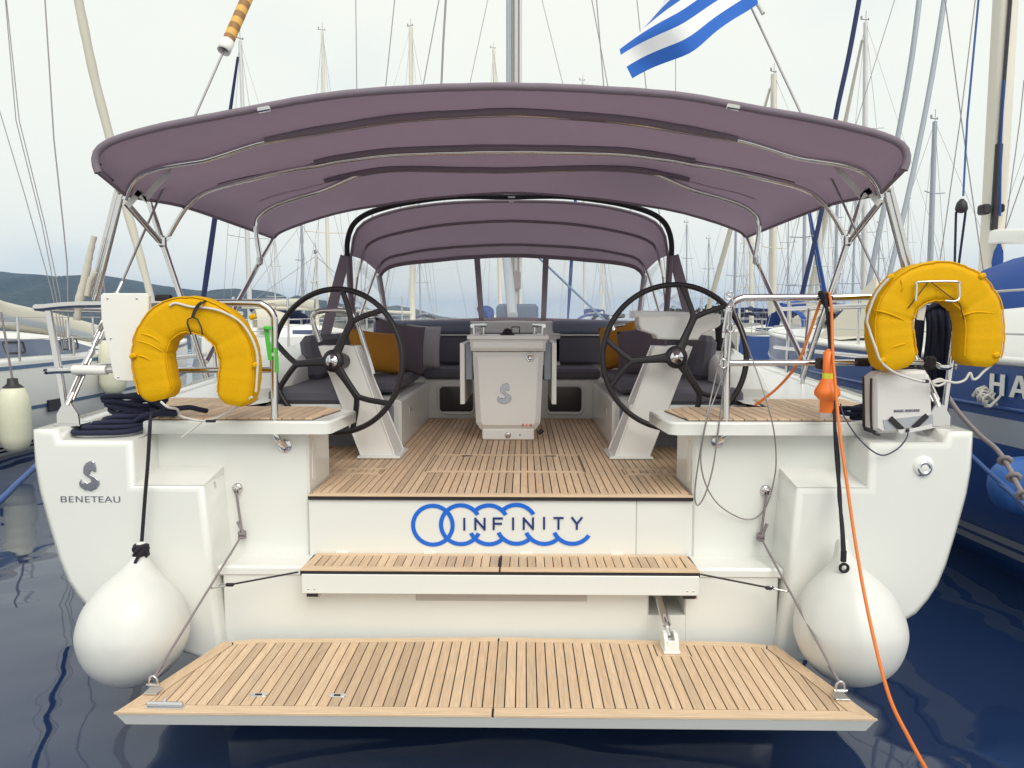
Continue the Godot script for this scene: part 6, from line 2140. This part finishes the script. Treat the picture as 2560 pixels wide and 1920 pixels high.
	for z in [-3.4, -5.2, -7.0, -8.8]:
		s = S()
		rod(s, Vector3(3.25, 1.38, z), Vector3(3.25, 1.95, z), 0.014, 8)
		part(t, "stanchion", s, M.steel)
	s = S()
	tube(s, [Vector3(3.25, 1.66, -2.6), Vector3(3.25, 1.66, -8.8), Vector3(4.2, 1.75, -11.8)], 0.008, 5)
	tube(s, [Vector3(3.25, 1.94, -2.6), Vector3(3.25, 1.94, -8.8), Vector3(4.2, 2.02, -11.8)], 0.008, 5)
	part(t, "lifeline", s, M.wire_pale)
	s = S()
	var kn := []
	for k in 40:
		kn.append(Vector3(3.121, 1.286, -4.85) + Vector3(-0.04 + cos(k * 0.9) * 0.05, sin(k * 1.3) * 0.035 - k * 0.0015, 0.0 + k * 0.004))
	tube(s, kn, 0.009, 6)
	part(t, "coiled_line", s, M.rope_white)
	# its blue fender
	var bf := thing("cylinder_fender", "big blue fender lying against the blue hull at the right edge", "fender", Vector3(3.001, 0.602, -4.3))
	s = S()
	var pf := [Vector2(0, 0.0), Vector2(0.09, 0.02), Vector2(0.15, 0.08), Vector2(0.175, 0.17), Vector2(0.178, 0.5), Vector2(0.15, 0.62), Vector2(0.1, 0.70), Vector2(0.0, 0.74)]
	var fine := []
	for q in pf:
		fine.append(Vector3(q.x, q.y, 0))
	pf = []
	for q in curve(fine, 5):
		pf.append(Vector2(maxf(q.x, 0.0), q.y))
	lathe(s, pf, axis(Vector3(2.914, 0.747, -4.45), Vector3(0.75, 0.12, 0.55)), 26)
	part(bf, "body", s, M.fender_blue)
	# foredeck spray tent on the blue boat, cream
	s = S()
	s.set_smooth_group(-1)
	var a := Vector3(3.862, 1.536, -9.5)
	var b := Vector3(4.33, 2.276, -9)
	var c := Vector3(4.172, 1.566, -8.6)
	var d := Vector3(3.676, 1.525, -8.4)
	tri(s, a, b, c, Vector3(-1, 0.5, 1))
	tri(s, a, c, d, Vector3(0, 0, 1))
	tri(s, b, c, c + Vector3(0.8, 0, -0.4), Vector3(1, 0, 1))
	tri(s, a, b, c + Vector3(0.8, 0, -0.4), Vector3(-1, 0, -1))
	part(t, "cream_tent", s, M.sail_cream)

# ------------------------------------------------------------ the rest of the marina
func far_yacht(label: String, foot: Vector3, head: Vector3, mast_m: Material, hull_m: Material, sail_m, lean := Vector3.ZERO, width := 0.075, yaw := 0.0, jib_too := false, spreaders := 2) -> Node3D:
	# foot: where the mast stands on the water line; head: its top
	var t := thing("moored_yacht", label, "sailing yacht", Vector3(foot.x, 0, foot.z), "yachts moored across the marina")
	base_of.erase(t)
	var H := head.y
	var L := clampf(H * 0.75, 7.0, 13.0)
	var half := L * 0.155
	var s := S()
	var rows := boat_hull(s, 0.0, L * 0.55, -L * 0.45, half, 1.15)
	var hull := part(t, "hull", s, hull_m)
	s = S()
	deck_of(s, rows, 0.02)
	var deck := part(t, "deck", s, M.gelcoat_cool)
	s = S()
	var cab := []
	for k in 6:
		var u := k / 5.0
		var w := half * 0.6 * (1.0 - 0.5 * u * u)
		var hh := 0.45 * (1.0 - pow(u, 3.0)) + 0.02
		var zz := lerpf(L * 0.2, -L * 0.25, u)
		cab.append([Vector3(-w - 0.1, 1.14, zz), Vector3(-w, 1.14 + hh * 0.85, zz), Vector3(0, 1.14 + hh, zz), Vector3(w, 1.14 + hh * 0.85, zz), Vector3(w + 0.1, 1.14, zz)])
	sheet(s, cab, Vector3.UP)
	prism(s, v2([cab[0][0].x, 1.14, cab[0][1].x, cab[0][1].y, 0, cab[0][2].y, cab[0][3].x, cab[0][3].y, cab[0][4].x, 1.14]), Vector3(0, 0, L * 0.2), Vector3.RIGHT, Vector3.UP, Vector3(0, 0, -0.02))
	var cabin := part(t, "cabin", s, M.hull_white)
	for sd in [-1.0, 1.0]:
		s = S()
		var w0: float = half * 0.6 + 0.06
		box(s, Vector3(sd * (w0 - 0.02), 1.34, L * 0.06), Vector3(0.06, 0.14, L * 0.16), 0.01)
		part(t, "window", s, M.cabin_glass)
	# sprayhood / cover over the cockpit
	s = S()
	var hood := []
	for q in [[L * 0.30, 1.0], [L * 0.24, 1.08], [L * 0.16, 0.8]]:
		var row := []
		for k in 9:
			var a := PI * k / 8.0
			row.append(Vector3(-cos(a) * half * 0.62 * q[1], 1.5 + 0.62 * q[1] * pow(sin(a), 0.7), q[0]))
		hood.append(row)
	sheet(s, hood, Vector3.UP, 0.01)
	var hood_part := part(t, "sprayhood", s, sail_m if sail_m != null else M.canvas_navy)
	var top := head - foot
	top.y = H
	s = S()
	sweep(s, [Vector3(0, 1.2, 0), top], rrect(width * 2.0, width * 2.6, width * 0.8, 3), Vector3.BACK, [Vector2.ONE, Vector2(0.7, 0.7)])
	var mast := part(t, "mast", s, mast_m)
	for k in spreaders:
		var f := (k + 1.0) / (spreaders + 1.0)
		var p: Vector3 = Vector3(0, 1.2, 0).lerp(top, f)
		var wdt := half * (0.62 - 0.12 * k)
		for sd in [-1.0, 1.0]:
			s = S()
			rod(s, p + Vector3(wdt * sd, 0.05, 0.1), p, 0.022, 5)
			part(mast, "spreader", s, mast_m)
	s = S()
	rod(s, top, top + Vector3(0, 0.45, 0), 0.012, 5)
	rod(s, top + Vector3(-0.18, 0.10, 0), top + Vector3(0.14, 0.10, 0), 0.02, 5)
	box(s, top + Vector3(-0.2, 0.16, 0), Vector3(0.06, 0.14, 0.06), 0.01)
	box(s, top + Vector3(0.12, 0.13, 0), Vector3(0.05, 0.07, 0.05), 0.01)
	part(mast, "masthead_gear", s, M.wire)
	var wires := [[top, Vector3(0, 1.2, L * 0.54)], [top, Vector3(0, 1.3, -L * 0.44)]]
	for sd in [-1.0, 1.0]:
		var p1: Vector3 = Vector3(0, 1.2, 0).lerp(top, 1.0 / (spreaders + 1.0)) + Vector3(half * 0.62 * sd, 0.05, 0.1)
		wires.append([Vector3(half * 0.9 * sd, 1.15, 0.1), p1, top])
		wires.append([Vector3(half * 0.9 * sd, 1.15, 0.4), Vector3(0, 1.2, 0).lerp(top, 0.5)])
	for wr in wires:
		s = S()
		tube(s, wr, 0.009, 4)
		part(mast, "stay", s, M.wire)
	s = S()
	var bp := Vector3(0, 2.15, 0.12)
	rod(s, bp, bp + Vector3(0, 0.05, L * 0.34), 0.07, 8)
	var boom := part(mast, "boom", s, mast_m)
	if sail_m != null and jib_too:
		s = S()
		var jib := [Vector3(0, 1.6, -L * 0.43), top.lerp(Vector3(0, 1.6, -L * 0.43), 0.05)]
		tube(s, resample(jib, 14), [0.06, 0.10, 0.12, 0.125, 0.12, 0.115, 0.11, 0.105, 0.10, 0.09, 0.08, 0.07, 0.06, 0.05], 8)
		part(mast, "furled_jib", s, sail_m)
	if sail_m != null:
		s = S()
		sweep(s, [bp + Vector3(0, 0.12, 0.0), bp + Vector3(0, 0.2, L * 0.1), bp + Vector3(0, 0.13, L * 0.33)], rrect(0.22, 0.26, 0.1, 3), Vector3.UP, [Vector2(1, 1.5), Vector2.ONE, Vector2(0.7, 0.7)])
		part(mast, "sail_cover", s, sail_m)
	# pulpit rail and stanchions
	s = S()
	for sd in [-1.0, 1.0]:
		var line := []
		for i in range(0, rows.size() - 1, 3):
			var q: Vector3 = rows[i][0] if sd < 0.0 else rows[i][-1]
			line.append(q + Vector3(-0.06 * sd, 0.58, 0))
			rod(s, q + Vector3(-0.06 * sd, 0, 0), q + Vector3(-0.06 * sd, 0.58, 0), 0.014, 4)
		tube(s, line, 0.010, 4)
	part(t, "guard_rail", s, M.steel)
	t.rotation.y = yaw
	return t

func make_marina() -> void:
	var b = M.canvas_blue
	var n = M.canvas_navy
	var c = M.sail_cream
	var g = M.mast_grey
	var si = M.mast_silver
	var cr = M.mast_cream
	var w = M.hull_white
	far_yacht("white yacht with navy furled jib left of the left wheel", Vector3(-11.418, 0.571, -31), Vector3(-11.494, 13.065, -31), si, w, n, Vector3.ZERO, 0.085, 0.9, true)
	far_yacht("black-hulled yacht with blue sprayhood seen past the left lifebuoy", Vector3(-10.069, 0.718, -34), Vector3(-10.028, 6.114, -34), g, M.hull_dark, n, Vector3.ZERO, 0.06, -0.9)
	far_yacht("yacht with tall cream mast seen over the left wheel", Vector3(-10.442, 0.623, -40), Vector3(-10.496, 16.81, -40), cr, w, c, Vector3.ZERO, 0.10, 0.4)
	far_yacht("white yacht seen through the left window of the sprayhood", Vector3(-5.927, 0.755, -40), Vector3(-5.822, 16.983, -40), cr, w, null, Vector3.ZERO, 0.12, -0.5)
	far_yacht("slim yacht seen beside the white one through the left window", Vector3(-7.588, 0.71, -55), Vector3(-7.653, 11.104, -55), g, w, null, Vector3.ZERO, 0.06, 0.3)
	far_yacht("yacht with grey mast just left of the white boat's own mast", Vector3(-1.464, 0.725, -50), Vector3(-1.911, 19.37, -50), cr, w, c, Vector3.ZERO, 0.12, 0.2)
	far_yacht("yacht with bright blue furled jib in the right front window", Vector3(4.049, 0.716, -48), Vector3(3.788, 16.686, -48), si, w, b, Vector3.ZERO, 0.09, 0.15, true)
	far_yacht("yacht with wide spreaders in the right front window", Vector3(5.668, 0.687, -52), Vector3(5.53, 8.381, -52), cr, w, n, Vector3.ZERO, 0.09, -0.2)
	far_yacht("far slim yacht behind the right steering wheel", Vector3(12.365, 0.607, -56), Vector3(12.196, 8.878, -56), g, w, null, Vector3.ZERO, 0.05, 0.4)
	far_yacht("yacht with blue-grey mast right of the right wheel", Vector3(12.53, 0.663, -44), Vector3(12.459, 10.551, -44), g, w, n, Vector3.ZERO, 0.07, 0.5)
	far_yacht("yacht with radar dome on a cream mast right of the wheel", Vector3(12.346, 0.676, -40), Vector3(12.14, 8.088, -40), cr, w, n, Vector3.ZERO, 0.12, -0.4)
	far_yacht("cream ketch with fat furled sail right of the right wheel", Vector3(11.127, 0.758, -33), Vector3(10.711, 12.228, -33), cr, M.mast_cream, c, Vector3.ZERO, 0.14, 0.6, true)
	far_yacht("blue-hulled yacht with blue furled sail behind the orange rope", Vector3(11.006, 0.785, -29), Vector3(10.863, 6.792, -29), g, M.hull_blue, b, Vector3.ZERO, 0.07, -0.7, true)
	far_yacht("white yacht with silver mast behind the rescue light", Vector3(13.105, 0.759, -33), Vector3(12.954, 9.866, -33), si, w, n, Vector3.ZERO, 0.11, 0.3)
	far_yacht("yacht with slim grey mast at the right bimini leg", Vector3(16.753, 0.721, -40), Vector3(16.526, 10.146, -40), g, w, b, Vector3.ZERO, 0.07, 0.8)
	far_yacht("tall yacht whose masthead shows over the bimini's right end", Vector3(14.239, 0.787, -31), Vector3(13.763, 13.629, -31), si, w, c, Vector3.ZERO, 0.10, 0.2, true)
	far_yacht("dark-hulled yacht left of the right lifebuoy", Vector3(16.376, 0.759, -37), Vector3(16.316, 8.175, -37), g, M.hull_dark, n, Vector3.ZERO, 0.06, -0.6)
	far_yacht("yacht with mast between bimini and right lifebuoy", Vector3(15.802, 0.819, -29), Vector3(15.636, 9.235, -29), g, w, null, Vector3.ZERO, 0.09, 0.4)
	far_yacht("yacht with the mast farthest right", Vector3(18.08, 0.751, -26), Vector3(18.018, 10.478, -26), si, w, b, Vector3.ZERO, 0.09, 0.2)
	far_yacht("small yacht with pale yellow cover left of the left wheel", Vector3(-7.182, 0.735, -26), Vector3(-7.178, 3.982, -26), cr, w, c, Vector3.ZERO, 0.05, -1.1)
	for q in [["slim far yacht left of the right bimini corner post", Vector3(15.474, 0.552, -62), Vector3(15.362, 8.335, -62), g, w], ["far yacht with pale mast above the rail bend", Vector3(17.221, 0.567, -58), Vector3(17.097, 9.73, -58), si, w], ["far yacht with grey mast between the cream ketch and the blue one", Vector3(22.051, 0.554, -62), Vector3(21.828, 11.565, -62), g, w], ["far yacht with pale mast behind the orange rope's top", Vector3(24.486, 0.561, -60), Vector3(24.371, 10.616, -60), si, w], ["far yacht with slim mast left of the right lifebuoy's top", Vector3(27.038, 0.591, -57), Vector3(26.983, 8.975, -57), g, w], ["far yacht with pale mast showing over the right lifebuoy", Vector3(29.735, 0.572, -58), Vector3(29.567, 10.909, -58), si, w], ["far yacht with thin mast left of the dark-hulled yacht", Vector3(-19.458, 0.555, -58), Vector3(-19.369, 8.277, -58), si, w], ["far yacht with thin mast beside the left sprayhood leg", Vector3(-13.528, 0.542, -62), Vector3(-13.49, 8.385, -62), g, w]]:
		far_yacht(q[0], q[1], q[2], q[3], q[4], null, Vector3.ZERO, 0.06, rng.randf_range(-0.8, 0.8))
	# stays of boats close by that cross the sky
	for q in [["dark blue furled stay over the bimini's right end", [Vector3(6.204, 7.797, -14), Vector3(6.016, 6.541, -14), Vector3(5.813, 5.407, -14), Vector3(5.661, 3.965, -14), Vector3(5.308, 2.198, -14)], 0.045, M.canvas_navy], ["grey furled stay right of the bimini", [Vector3(7.272, 7.928, -14), Vector3(7.158, 6.535, -14), Vector3(6.963, 5.08, -14), Vector3(6.654, 3.085, -14), Vector3(6.478, 1.974, -14)], 0.05, M.mast_grey], ["second grey furled stay right of the bimini", [Vector3(7.191, 7.483, -13), Vector3(7.005, 5.864, -13), Vector3(6.774, 4.34, -13), Vector3(6.473, 2.715, -13), Vector3(6.334, 1.958, -13)], 0.045, M.mast_grey]]:
		var s := S()
		tube(s, curve(q[1], 4), q[2], 8)
		solo("furled_stay", s, q[3], q[0], "stay", "stays crossing the sky on the right")
	for q in [["thin wire stay crossing the sky above the left of the bimini", [Vector3(-4.297, 10.481, -20), Vector3(-4.317, 7.696, -20)], 0.012], ["dark stay above the middle of the bimini", [Vector3(-1.915, 10.464, -20), Vector3(-2.021, 8.957, -20), Vector3(-2.083, 7.819, -20)], 0.03], ["slanting wire left of the mast above the bimini", [Vector3(-0.672, 9.586, -18), Vector3(-1.209, 7.208, -18)], 0.008], ["slanting wire right of the mast above the bimini", [Vector3(0.471, 9.398, -18), Vector3(1.045, 7.197, -18)], 0.008], ["blue wire above the bimini left of the flag", [Vector3(1.759, 9.568, -18), Vector3(1.99, 7.165, -18)], 0.014], ["thin wire under the flag", [Vector3(4.022, 10.422, -20), Vector3(4.075, 7.625, -20)], 0.010], ["thin slanting wire over the bimini's right end", [Vector3(7.823, 8.576, -16), Vector3(7.064, 5.846, -16)], 0.008]]:
		var s := S()
		tube(s, q[1], q[2], 6)
		solo("wire_stay", s, M.wire, q[0], "stay", "wire stays crossing the sky")
	# a far quay with low buildings' worth of greenery on the right
	var s2 := S()
	s2.set_smooth_group(-1)
	box(s2, Vector3(18.0, 0.35, -66.0), Vector3(70.0, 0.7, 4.0), 0.05)
	structure("quay", s2, M.stripe_grey)
	for i in 9:
		var tr := thing("quay_tree", "low dark tree on the far quay behind the right rail", "tree", Vector3(14.0 + i * 3.4, 0.7, -66.5), "trees on the far quay")
		s2 = S()
		tube(s2, [Vector3(14.0 + i * 3.4, 0.6, -66.5), Vector3(14.1 + i * 3.4, 1.6, -66.5)], [0.14, 0.09], 7)
		part(tr, "trunk", s2, M.gangway_wood)
		s2 = S()
		s2.set_smooth_group(-1)
		for k in 260:
			var d := Vector3(rng.randfn(), rng.randfn() * 0.45, rng.randfn()).limit_length(2.0)
			var p := Vector3(14.0 + i * 3.4, 2.1 + 0.25 * sin(i * 2.1), -66.5) + d * Vector3(0.85, 0.65, 0.8)
			var ax := Vector3(rng.randfn(), rng.randfn(), rng.randfn()).normalized()
			var u := ax.cross(Vector3(0.3, 1, 0.2)).normalized() * 0.16
			var v := ax.cross(u).normalized() * 0.12
			quad(s2, p - u - v, p + u - v, p + u + v, p - u + v, d + Vector3(0, 0.3, 0))
		part(tr, "crown", s2, M.foliage)
